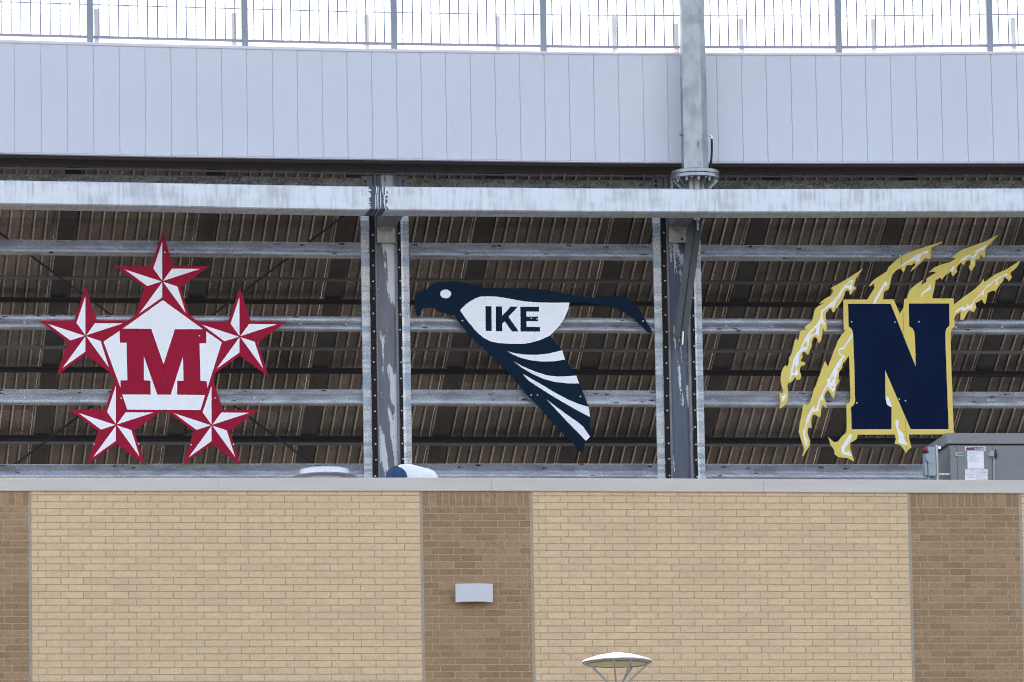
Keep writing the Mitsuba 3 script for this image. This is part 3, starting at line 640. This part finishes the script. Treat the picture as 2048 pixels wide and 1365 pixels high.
claw3 = Cz((340, 860), (340, 832), (435, 680), (420, 672), (428, 630), (385, 665), (357, 670), (400, 610), (440, 575), (580, 485), (605, 430), (680, 360), (760, 295), (900, 235), (1000, 200), (1110, 165), (1275, 115), (1265, 130), (1135, 190), (1130, 260), (1118, 335), (1090, 330), (1080, 315), (1055, 330), (1040, 318), (1032, 350), (980, 400), (875, 492), (900, 440), (935, 405), (920, 375), (895, 405), (825, 410), (810, 460), (790, 495), (770, 475), (750, 448), (700, 470), (655, 520), (640, 560), (612, 680), (598, 720), (570, 715), (545, 750), (535, 830), (535, 860))
claw4 = Cz((832, 860), (832, 822), (850, 760), (880, 700), (940, 650), (1025, 592), (1010, 655), (1075, 610), (1072, 575), (1140, 530), (1195, 500), (1150, 488), (1100, 500), (1170, 435), (1260, 400)) + D((394, 391), (435, 370), (470, 335), (415, 335), (450, 300), (540, 235), (700, 175), (870, 115), (930, 80), (1022, 35), (1015, 50), (940, 130), (860, 215), (855, 300), (848, 330), (820, 322), (795, 285), (785, 345), (730, 362), (725, 430), (670, 515), (640, 455), (665, 410), (660, 360), (640, 358), (600, 380), (582, 435), (535, 400), (480, 460), (488, 520), (430, 580), (415, 550), (410, 515), (335, 560), (290, 620), (265, 595), (205, 630), (185, 760), (165, 830), (165, 880))
claw5 = D((430, 945), (450, 945), (560, 860), (700, 760), (790, 680), (832, 612), (848, 655), (930, 590), (1000, 545), (1130, 490), (1230, 425), (1310, 372), (1315, 385), (1270, 460), (1185, 535), (1208, 590), (1170, 645), (1145, 610), (1110, 590), (1090, 640), (1040, 700), (990, 775), (955, 765), (885, 800), (880, 860), (855, 942), (835, 925), (815, 880), (725, 935), (740, 990), (705, 1050), (650, 1025), (620, 1060), (570, 1150), (530, 1152), (535, 1040), (470, 1085), (460, 1120), (430, 1120))
claw6 = E_((370, 920), (350, 940), (290, 990), (230, 1065), (180, 1070), (105, 1000), (140, 1110), (185, 1170), (192, 1230), (240, 1265), (370, 1280), (435, 1320), (442, 1305), (415, 1220), (390, 1150), (395, 1080), (480, 1030), (490, 960))
claw7 = E_((970, 955), (975, 985), (988, 1030), (970, 1090), (1040, 1105), (1080, 1150), (1120, 1215), (1150, 1165), (1190, 1140), (1160, 1030), (1155, 955))
border = Cz((40, 835), (665, 832), (742, 1010), (790, 930), (797, 828), (832, 822), (1150, 820)) + D((445, 870), (455, 1240), (410, 1280), (402, 1365)) + E_((1705, 0), (1740, 968), (350, 975), (345, 600), (340, 582), (385, 550), (398, 520), (382, 0)) + A((960, 968), (940, 948))
letter = [(1696.1, 608.4), (1781.2, 608.4), (1831.2, 733.5), (1831.2, 720), (1829.9, 674.5), (1828.3, 663.2), (1825, 656.8), (1818.3, 652.8), (1817.8, 607.6), (1898.4, 607.5), (1898.7, 651.7), (1892.6, 657.8), (1891, 664.6), (1890.6, 673), (1892, 720), (1897.2, 858.5), (1821.2, 858.5), (1770, 740), (1770.8, 797), (1773.8, 809), (1783, 815.4), (1782.8, 858.7), (1703.4, 858.9), (1702, 815.4), (1708.5, 809.2), (1710.3, 803), (1708.2, 720), (1706, 666.5), (1703.8, 659.2), (1697.3, 652.6)]
back = unary_union([poly(p) for p in (claw2, claw3, claw4, claw5, claw6, claw7, border)])
ha, hb = halves(back, 1807.5)
part(sign, 'backing', extrude(ha, YG, DP), 'm_yellow'); part(sign, 'backing', extrude(hb, YG, DP), 'm_yellow')
part(sign, 'loose_claw', extrude(poly(claw1), YG, DP), 'm_yellow', label='yellow claw mark standing apart at the left')
part(sign, 'letter', extrude(split(poly(letter), 1807.5), YG - .0025, .003), 'm_deep_navy', label='navy block letter N')
w1 = union(A((1070, 265), (1062, 300), (1045, 345), (1060, 380), (1050, 405), (1020, 408), (985, 385), (950, 395), (925, 430), (885, 520), (850, 550), (825, 590), (810, 650), (790, 655), (765, 640), (735, 640), (700, 670), (660, 705), (645, 730), (650, 790), (670, 850), (685, 895), (650, 880), (620, 865), (610, 920), (600, 1000), (598, 1045), (570, 1025), (530, 1030), (500, 1050), (470, 1090), (460, 1170), (435, 1230), (400, 1245), (380, 1240), (335, 1290)) +
           B((271, 167), (275, 215), (250, 250), (265, 345), (240, 350), (205, 340), (185, 365), (170, 400), (160, 395), (175, 350), (180, 290), (200, 220), (210, 167)) + A((300, 1270), (345, 1220), (380, 1130), (420, 1050), (480, 970), (560, 890), (590, 850), (620, 790), (630, 740), (620, 700), (650, 680), (720, 620), (780, 570), (850, 500), (890, 430), (930, 370), (980, 320), (1030, 280)),
           B((118, 520), (122, 590), (85, 650), (78, 645), (78, 585), (108, 575)))
w1 = w1.difference(union(A((545, 925), (565, 950), (555, 1000), (500, 1025), (475, 1020), (520, 970)), A((430, 1115), (440, 1150), (420, 1195), (390, 1205), (382, 1170), (405, 1130)), A((1040, 300), (1030, 340), (985, 350), (970, 340)), B((232, 215), (240, 270), (230, 310), (210, 325), (200, 320), (210, 260))))
for g in getattr(w1, 'geoms', [w1]): part(sign, 'streak', extrude(g, YG - .0025, .003), 'm_sign_white')
w2 = union(A((1060, 1005), (1060, 1045), (980, 1160), (940, 1215)) + B((785, 50), (740, 55), (728, 75), (730, 100), (795, 125), (760, 190), (740, 250), (710, 275), (715, 320), (690, 375), (685, 420), (690, 460), (680, 510), (655, 540), (630, 500), (605, 475), (580, 500), (545, 560), (550, 640), (520, 625), (505, 680), (495, 755), (470, 760), (430, 765), (400, 810), (385, 885), (365, 890), (355, 960), (340, 985), (345, 1030), (370, 1090), (365, 1150), (350, 1155), (335, 1100), (318, 1010), (320, 980), (345, 930), (355, 850), (375, 800), (410, 740), (440, 690), (455, 735), (475, 720), (490, 650), (530, 560), (560, 500), (600, 430), (585, 395), (620, 380), (650, 310), (690, 240), (735, 170), (765, 130), (720, 105), (722, 70), (735, 40), (775, 25)) + A((930, 1195), (950, 1170), (1030, 1040)))
w2 = w2.difference(union(B((675, 345), (660, 395), (640, 430), (620, 430), (650, 375)), B((640, 470), (675, 470), (660, 510))))
for g in getattr(w2, 'geoms', [w2]): part(sign, 'streak', extrude(g, YG - .0025, .003), 'm_sign_white')
for ps in ((Cz((1090, 220), (1090, 260), (1050, 268), (1020, 275), (1000, 300), (985, 350), (970, 380), (950, 360), (920, 345), (890, 355), (840, 380), (790, 410), (765, 430), (755, 420), (800, 380), (880, 335), (930, 290), (980, 265), (1010, 270), (1035, 240)), Cz((580, 605), (585, 670), (560, 665), (540, 690), (500, 770), (440, 885), (402, 885), (470, 760), (530, 660), (550, 620))),
           (D((885, 155), (830, 235), (790, 240), (760, 270), (720, 330), (690, 355), (660, 320), (625, 330), (560, 370), (510, 385), (580, 325), (640, 295), (680, 310), (700, 320), (740, 260), (680, 270), (740, 240), (800, 200)), D((690, 360), (690, 420), (680, 430), (675, 370)), D((455, 430), (445, 490), (430, 525), (415, 510), (395, 500), (425, 455)), D((140, 680), (140, 745), (110, 770), (60, 790), (15, 855), (10, 850), (30, 795), (90, 745), (130, 700))),
           (D((1150, 540), (1140, 570), (1100, 570), (1040, 605), (1010, 640), (1020, 670), (980, 705), (975, 700), (1005, 665), (990, 640), (940, 670), (930, 705), (920, 690), (870, 735), (840, 770), (835, 830), (800, 820), (740, 870), (690, 950), (685, 1015), (650, 1000), (600, 1020), (560, 1045), (545, 1010), (450, 1060), (450, 1052), (540, 980), (575, 975), (580, 1000), (610, 980), (620, 935), (640, 970), (680, 940), (720, 880), (800, 795), (880, 700), (980, 625), (1080, 565)),),
           (E_((405, 965), (410, 1000), (380, 1070), (320, 1150), (320, 1195), (350, 1205), (362, 1180), (385, 1210), (410, 1255), (370, 1245), (300, 1230), (275, 1190), (275, 1140), (320, 1070), (380, 975)),),
           (E_((985, 770), (1020, 800), (1022, 840), (1010, 870), (1030, 910), (1080, 960), (1095, 1040), (1130, 1080), (1140, 1110), (1080, 1100), (1015, 1070), (1025, 1000), (985, 860), (978, 800)), E_((870, 470), (890, 490), (920, 560), (935, 620), (905, 610), (870, 580), (855, 520)))):
    sh = union(*ps)
    if len(ps) == 2 and ps[0][0][0] < 1800 and ps[0][0][1] > 800: sh = split(sh, 1807.5)
    for g in getattr(sh, 'geoms', [sh]):
        if g.area > 1e-5: part(sign, 'streak', extrude(g, YG - .0036, .004), 'm_sign_white')
part(sign, 'bolts', bolts([(1703.2, 644), (1789.5, 644.8), (1713.5, 806.3), (1798.3, 798.6), (1811, 802), (1838, 644)]), 'm_bolt', kind='stuff')

# ------------------------------------------------------------------ on the roof: air handling unit
unit = thing('rooftop_unit', 'grey sheet metal air handling unit with white notices on its door on the roof', 'air handler')
YU = 80.0
x0, xd = X(1900, 930, YU), X(2140, 930, YU)
zl, zt = Z(1893, 887.8, YU - .05), Z(1893, 866.2, YU - .05)
part(unit, 'cabinet', cbx(x0, xd, YU, YU + 1.22, Z_ROOF + .15, zl - .003, .006), 'm_unit')
part(unit, 'curb', bx(x0 + .05, xd - .05, YU + .05, YU + 1.17, Z_ROOF, Z_ROOF + .149), 'm_roof')
xl = X(1892.5, 880, YU - .05)
lid = part(unit, 'lid', cbx(xl, xd + .04, YU - .05, YU + 1.27, zl, zt, .005), 'm_unit')
part(lid, 'rivets', cat([trimesh.creation.icosphere(1, .007).apply_translation((X(u, 882, YU), YU - .05, zl + .03)) for u in np.arange(1898, 2120, 24.5)]), 'm_core', kind='stuff')
xdoor = (X(1914.5, 930, YU), X(1985, 930, YU), X(1899, 930, YU))
part(unit, 'corner_post', cbx(x0 + .002, xdoor[0] - .006, YU - .010, YU - .001, Z_ROOF + .2, zl - .010, .003), 'm_unit')
door = part(unit, 'door', cbx(xdoor[0], xdoor[1], YU - .014, YU - .001, Z_ROOF + .2, zl - .018, .004), 'm_unit')
part(unit, 'side_panel', cbx(xdoor[1] + .006, xd - .02, YU - .012, YU - .001, Z_ROOF + .2, zl - .014, .004), 'm_unit')
def px_box(u0, u1, v0, v1, yf, d, c=.001):
    return cbx(X(u0, (v0 + v1) / 2, yf), X(u1, (v0 + v1) / 2, yf), yf, yf + d, Z(u0, v1, yf), Z(u0, v0, yf), c)
part(door, 'hinge', cat([px_box(1911, 1915, 905, 912.5, YU - .03, .016), px_box(1915, 1927, 910.5, 912, YU - .018, .004), px_box(1915, 1927, 904.5, 906, YU - .018, .004)]), 'm_core')
yn = YU - .0165
logo = part(door, 'notice', px_box(1930.3, 1970.9, 893.6, 902.2, yn, .0025), 'm_paper', label='name plate, a dark blue pill with red and white lettering')
part(door, 'nameplate_print', extrude(Polygon([XZ(u, v, yn) for u, v in ((1933.5, 895), (1967.5, 895), (1969, 896.5), (1969, 900), (1967.5, 901.4), (1933.5, 901.4), (1932, 900), (1932, 896.5))]), yn - .0015, .0014), 'm_logo_blue')
part(door, 'red_print', cat([lathe([(0, 0), (.015, 0), (.015, .0012), (0, .0012)], (0, 0, 0), 20).apply_transform(trimesh.transformations.rotation_matrix(math.pi / 2, [1, 0, 0])).apply_translation(at(1935.2, 898.2, yn - .0016))] +
     [px_box(1939 + i * 1.75, 1940.2 + i * 1.75, 896.8, 899.6, yn - .0028, .0012, .0002) for i in range(5)]), 'm_red')
part(door, 'white_print', cat([px_box(1949.5 + i * 1.75, 1950.7 + i * 1.75, 897.2 + .5 * (i % 2), 899.6, yn - .0028, .0012, .0002) for i in range(11)]), 'm_paper')
part(door, 'notice', px_box(1934.9, 1967.8, 902.9, 937.8, yn, .0025), 'm_paper', label='tall white notice')
part(door, 'notice_lines', cat([px_box(1937, 1937 + random.uniform(12, 26), v, v + .7, yn - .0012, .0011, .0002) for v in np.arange(905.5, 926, 2.3)]), 'm_ink', kind='stuff')
for (a, b, c, d) in ((1930.3, 1952.6, 938.8, 949.0), (1930.3, 1952.6, 949.8, 960.5), (1953.1, 1975.5, 938.8, 945.6), (1953.1, 1975.5, 946.2, 950.4), (1953.1, 1975.5, 950.9, 956.4), (1953.1, 1975.5, 957, 962)):
    part(door, 'sticker', px_box(a, b, c, d, yn, .0025), 'm_paper')
part(door, 'warning_triangles', cat([extrude(Polygon([XZ(u - 1.8, v + 1.6, yn), XZ(u + 1.8, v + 1.6, yn), XZ(u, v - 1.8, yn)]), yn - .0014, .0013) for u, v in ((1934.4, 941.8), (1957, 942.2), (1957.5, 959.5))]), 'm_warning', kind='stuff')
part(door, 'sticker_lines', cat([px_box(u, u + w, v, v + .8, yn - .0012, .0011, .0002) for u, v, w in ((1938, 940, 13), (1938, 942.2, 12), (1938, 944.4, 13), (1932, 952, 16), (1932, 954.5, 17), (1961, 940.2, 12), (1961, 942.4, 11), (1955, 948, 17), (1955, 953, 16), (1961, 959, 12))]), 'm_ink', kind='stuff')
hd = part(unit, 'latch_handle', tube([at(1991.3, 900, YU - .06), at(1991.6, 909, YU - .075), at(1991.3, 917.7, YU - .06)], [.010, .019, .010], 10), 'm_black', smooth=True)
part(unit, 'latch_bracket', cat([px_box(1977, 1988.5, 905.5, 912, YU - .035, .02), px_box(1982, 1991, 902, 913, YU - .06, .03)]), 'm_core')
part(unit, 'latch_rod', tube([at(1987.8, 911, YU - .03), at(1988.2, 975, YU - .03)], .012, 10), 'm_switch', smooth=40)

sw = thing('disconnect_switch', 'blue-grey electrical switch box with a red lever on a steel strut beside the unit', 'switch box')
YX = YU - .08
part(sw, 'box', cbx(X(1857, 925, YX), X(1872, 925, YX), YX, YX + .16, Z(1860, 952.5, YX), Z(1860, 893.5, YX), .006), 'm_switch')
part(sw, 'box_flank', cbx(X(1850.5, 925, YX), X(1856.6, 925, YX), YX + .03, YX + .15, Z(1860, 951, YX), Z(1860, 905, YX), .006), 'm_switch')
part(sw, 'cover', extrude(Polygon([XZ(u, v, YX) for u, v in ((1853, 907), (1858, 903), (1863.5, 904), (1867.5, 912), (1869.8, 917), (1866, 926), (1861, 928.5), (1853.5, 922), (1851, 914))]).buffer(.004), YX - .018, .017), 'm_switch')
m = trimesh.creation.cylinder(.012, .012, sections=16); m.apply_transform(trimesh.transformations.rotation_matrix(math.pi / 2, [1, 0, 0])); m.apply_translation(at(1860, 921.8, YX - .022))
part(sw, 'lock', m, 'm_core')
part(sw, 'lever', tube([at(1855.5, 905.5, YX - .01), at(1851, 900.5, YX - .05), at(1846.5, 897.5, YX - .05)], [.016, .024, .020], 12), 'm_red', smooth=True)
part(sw, 'lever_stem', tube([at(1845, 905, YX + .05), at(1852, 903, YX + .04)], .02, 10), 'm_black', smooth=True)
part(sw, 'strut', cbx(X(1873.2, 925, YX), X(1877.4, 925, YX), YX + .02, YX + .06, Z_ROOF, Z(1875, 889.5, YX), .003), 'm_strut')
part(sw, 'conduit', tube([at(1858, 952, YX + .08), at(1858.5, 960, YX + .08), at(1856, 975, YX + .09), at(1856, 1000, YX + .09)], .018, 10), 'm_switch', smooth=40)
part(sw, 'clamp', px_box(1878, 1899, 947.5, 949.5, YX + .03, .02), 'm_bolt')
part(sw, 'clamp', px_box(1876, 1882, 893, 898, YX + .01, .05), 'm_bolt')

vent = thing('roof_vent', 'round pale metal roof vent cap just showing above the coping', 'vent')
YV = 80.6
c = at(649, 952, YV); r = (X(698.5, 945, YV) - X(599.5, 945, YV)) / 2; hz = Z(649, 937.6, YV) - c[2]
part(vent, 'cap', lathe([(0, hz), (r * .55, hz * .99), (r * .93, hz * .92), (r, hz * .78), (r * 1.0, .01), (r * .97, 0), (0, 0)][::-1], c, 56), 'm_vent', smooth=35)
part(vent, 'flange', lathe([(0, -.014), (r * 1.28, -.014), (r * 1.30, -.008), (r * 1.2, -.002), (0, -.002)], c, 56), 'm_vent', smooth=35)
part(vent, 'base', lathe([(0, 0), (r * .8, 0), (r * .8, c[2] - .015 - Z_ROOF), (0, c[2] - .015 - Z_ROOF)], (c[0], c[1], Z_ROOF), 40), 'm_vent', smooth=35)

# ------------------------------------------------------------------ the person bending down on the roof
who = thing('person', 'person in white shirt and blue jeans bent double behind the coping', 'person')
YQ = 79.6
P0 = at(800, 955, YQ); KX = YQ / FOCAL
def W(du, dy, dv):                                                        # from the hips: du right, dy away, dv up, in metres
    return np.array([P0[0] + du, YQ + dy, P0[2] + dv])
def limbs(bones, edge=.03, it=6):
    out = None
    for (a, ra, b, rb) in bones:
        pts = np.vstack([trimesh.creation.icosphere(2, ra).vertices + a, trimesh.creation.icosphere(2, rb).vertices + b])
        h = m3.Manifold.hull_points(pts); out = h if out is None else out + h
    mm = out.refine_to_length(edge).to_mesh(); t = trimesh.Trimesh(mm.vert_properties[:, :3], mm.tri_verts)
    t = max(t.split(only_watertight=False), key=lambda q: len(q.faces)) if t.body_count > 1 else t
    t.merge_vertices(); v0 = t.vertices.copy()
    trimesh.smoothing.filter_taubin(t, iterations=it * 2)
    far = np.linalg.norm(t.vertices - v0, axis=1) > .02
    v = np.array(t.vertices); v[far] = v0[far]; t.vertices = v; return t
zr_ = Z_ROOF - P0[2]
hipL, hipR = W(-.02, -.09, -.02), W(-.02, .09, -.02)
kneeL, kneeR, ankL, ankR = W(.03, -.11, -.46), W(.0, .12, -.46), W(-.03, -.11, zr_ + .09), W(-.06, .13, zr_ + .09)
shoL, shoR, neck, chest, belly = W(.36, -.16, -.13), W(.36, .16, -.13), W(.45, 0, -.18), W(.29, 0, -.050), W(.10, 0, .01)
head = W(.52, 0, -.33)
elbL, elbR, wrL, wrR = W(.40, -.21, -.40), W(.42, .20, -.40), W(.48, -.14, -.62), W(.50, .12, -.62)
def hand(w, s):
    b = []
    palm = w + np.array([.02, 0, -.07]); b.append((w, .026, palm, .030)); 
    for i, ln in enumerate((.062, .072, .068, .052)):
        o = palm + np.array([.0, (i - 1.5) * .021 * s, -.02]); k = o + np.array([.012, 0, -ln * .55]); t = k + np.array([.022, 0, -ln * .42])
        b += [(o, .0098, k, .0088), (k, .0088, t, .0075)]
    o = w + np.array([.02, -s * .025, -.03]); k = o + np.array([.02, -s * .022, -.03]); b += [(o, .012, k, .0105), (k, .0105, k + np.array([.012, -s * .006, -.03]), .009)]
    return b
body = part(who, 'body', limbs([(neck, .058, head, .062), (head, .088, head + np.array([.035, 0, -.06]), .075), (head + np.array([.075, 0, -.03]), .018, head + np.array([.085, 0, -.055]), .02),
    (shoL, .058, elbL, .043), (elbL, .043, wrL, .028), (shoR, .058, elbR, .043), (elbR, .043, wrR, .028), (shoL, .06, shoR, .06), (neck, .06, chest, .12)] + hand(wrL, 1) + hand(wrR, -1), edge=.014, it=2), 'm_skin', smooth=True)
part(body, 'hair', limbs([(head + np.array([-.012, 0, .02]), .088, head + np.array([.03, 0, -.06]), .072)], edge=.02), 'm_hair', smooth=True)
for s in (-1, 1):
    e = trimesh.creation.icosphere(2, .03); e.apply_scale((.55, .3, 1)); e.apply_translation(head + np.array([.02, s * .088, -.03])); part(body, 'ear', e, 'm_skin', smooth=True)
jeans = part(who, 'jeans', limbs([(hipL, .125, kneeL, .075), (kneeL, .075, ankL, .058), (hipR, .125, kneeR, .075), (kneeR, .075, ankR, .058), (hipL, .13, hipR, .13), (W(-.03, 0, -.01), .14, W(.05, 0, .0), .132)], edge=.02), 'm_jeans', smooth=True)
part(who, 'shirt', limbs([(W(.035, -.05, .005), .142, chest + [0, -.05, 0], .150), (W(.035, .05, .005), .142, chest + [0, .05, 0], .150), (W(.09, -.05, -.05), .142, W(.09, .05, -.05), .142), (belly, .146, chest, .153), (chest, .150, shoL, .09), (chest, .150, shoR, .09), (shoL, .085, shoR, .085), (shoL, .082, shoL * .55 + elbL * .45, .070), (shoR, .082, shoR * .55 + elbR * .45, .070), (chest, .14, neck, .085)], edge=.02), 'm_shirt', smooth=True)
bt = limbs([(W(.0, -.045, .0), .136, W(.02, -.045, .0), .137), (W(.0, .045, .0), .136, W(.02, .045, .0), .137)], edge=.02); part(jeans, 'belt', bt, 'm_belt', smooth=True)
for s, a in ((-1, ankL), (1, ankR)):
    part(who, 'shoe', limbs([(a + [-.02, 0, -.045], .042, a + [.15, 0, -.055], .034)], edge=.02), 'm_black', smooth=True)

# ------------------------------------------------------------------ wall light on the brown pier
wl = thing('wall_light', 'pale grey curved wall light fitted on the brown brick pier', 'wall light')
YF = YW - .13
xa, xb = X(912.0, 1186, YW - .08), X(984.5, 1186, YW - .08)
zt, zb = Z(948, 1168.3, YW - .09), Z(948, 1204.6, YW - .09)
def arc(n, inset, y_off, z0, z1, d, x_in=0):
    xm_, hw = (xa + xb) / 2, (xb - xa) / 2 - x_in; R1, R2 = [], []
    pts = [(xm_ + hw * s, YW - .085 - .062 * (1 - s * s * (1 if x_in == 0 else (hw / ((xb - xa) / 2)) ** 2)) + y_off) for s in np.linspace(-1, 1, n)]
    return rings([[(x, y, z0), (x, y, z1), (x, y + d, z1), (x, y + d, z0)] for x, y in pts])
shield = part(wl, 'shield', arc(25, 0, 0, zb, zt, .012), 'm_fixture', smooth=25)
part(wl, 'shield_face', arc(25, 0, -.004, zb + .022, zt - .018, .004, .028), 'm_fixture', smooth=25)
for x in (xa, xb):
    part(wl, 'end_strip', cbx(x - .006, x + .018 if x == xa else x + .006, YW - .094, YW - .070, zb, zt, .003) if x == xa else cbx(x - .018, x + .006, YW - .094, YW - .070, zb, zt, .003), 'm_fixture')
part(wl, 'back_box', cbx(xa + .05, xb - .05, YW - .075, YW + .004, zb + .02, zt - .03, .006), 'm_fixture')
part(wl, 'amber_lens', cbx(xa + .12, xb - .12, YW - .115, YW - .077, zb + .012, zb + .045, .006), 'm_amber')

# ------------------------------------------------------------------ post lamp in front
lamp = thing('post_lamp', 'post lamp with a white dished disc held on curved arms in front of the wall', 'street lamp')
YT = 60.0
c = at(1234, 1322.5, YT); r = (X(1303, 1322, YT) - X(1165, 1322, YT)) / 2
lens_y = .02
part(lamp, 'disc', lathe([(0, .068), (r * .25, .065), (r * .55, .049), (r * .85, .020), (r * .985, .004), (r, -.002), (r * .95, -.004), (0, -.004)][::-1], c, 72), 'm_lamp_white', smooth=40)
part(lamp, 'rim', lathe([(r * .955, -.020), (r * .995, -.014), (r * 1.004, -.008), (r * .995, -.003), (r * .955, -.012)], c, 72), 'm_lamp_grey', smooth=40)
part(lamp, 'lens', lathe([(0, -.030), (r * .5, -.030), (r * .84, -.026), (r * .93, -.018), (r * .95, -.012), (0, -.006)], c, 64), 'm_lamp_lens', smooth=40)
part(lamp, 'lens_ring', lathe([(r * .84, -.030), (r * .87, -.032), (r * .90, -.027), (r * .87, -.020)], c, 64), 'm_lamp_grey', smooth=40)
hub = c + np.array([0, 0, -.36])
for a in (-15, 17, -68, 66, -140, 143):
    w = math.radians(a); d = np.array([math.sin(w), -math.cos(w), 0])
    p = [c + d * r * .94 + [0, 0, -.018], c + d * r * .84 + [0, 0, -.055], c + d * r * .56 + [0, 0, -.125], c + d * r * .30 + [0, 0, -.20], hub + d * .05 + [0, 0, .03], hub + d * .05 + [0, 0, -.05]]
    s = np.cross(d, [0, 0, 1])
    R = []
    for q, (h2, w2) in zip(p, ((.016, .016), (.020, .014), (.020, .014), (.020, .014), (.022, .016), (.022, .016))):
        R.append([q + d * a * h2 + s * b * w2 / 2 for a, b in ((-.5, -1), (.5, -1), (.5, 1), (-.5, 1))])
    part(lamp, 'arm', rings(R), 'm_lamp_grey')
part(lamp, 'hub', lathe([(0, -.12), (.075, -.12), (.078, .0), (.05, .05), (0, .05)], hub, 32), 'm_lamp_grey', smooth=35)
part(lamp, 'post', lathe([(0, 0), (.075, 0), (.060, hub[2] - .12), (0, hub[2] - .12)], (c[0], c[1], 0), 32), 'm_lamp_grey', smooth=35)
part(lamp, 'base', lathe([(0, 0), (.2, 0), (.2, .05), (.12, .25), (.08, .3), (0, .3)], (c[0], c[1], 0), 32), 'm_lamp_grey', smooth=35)
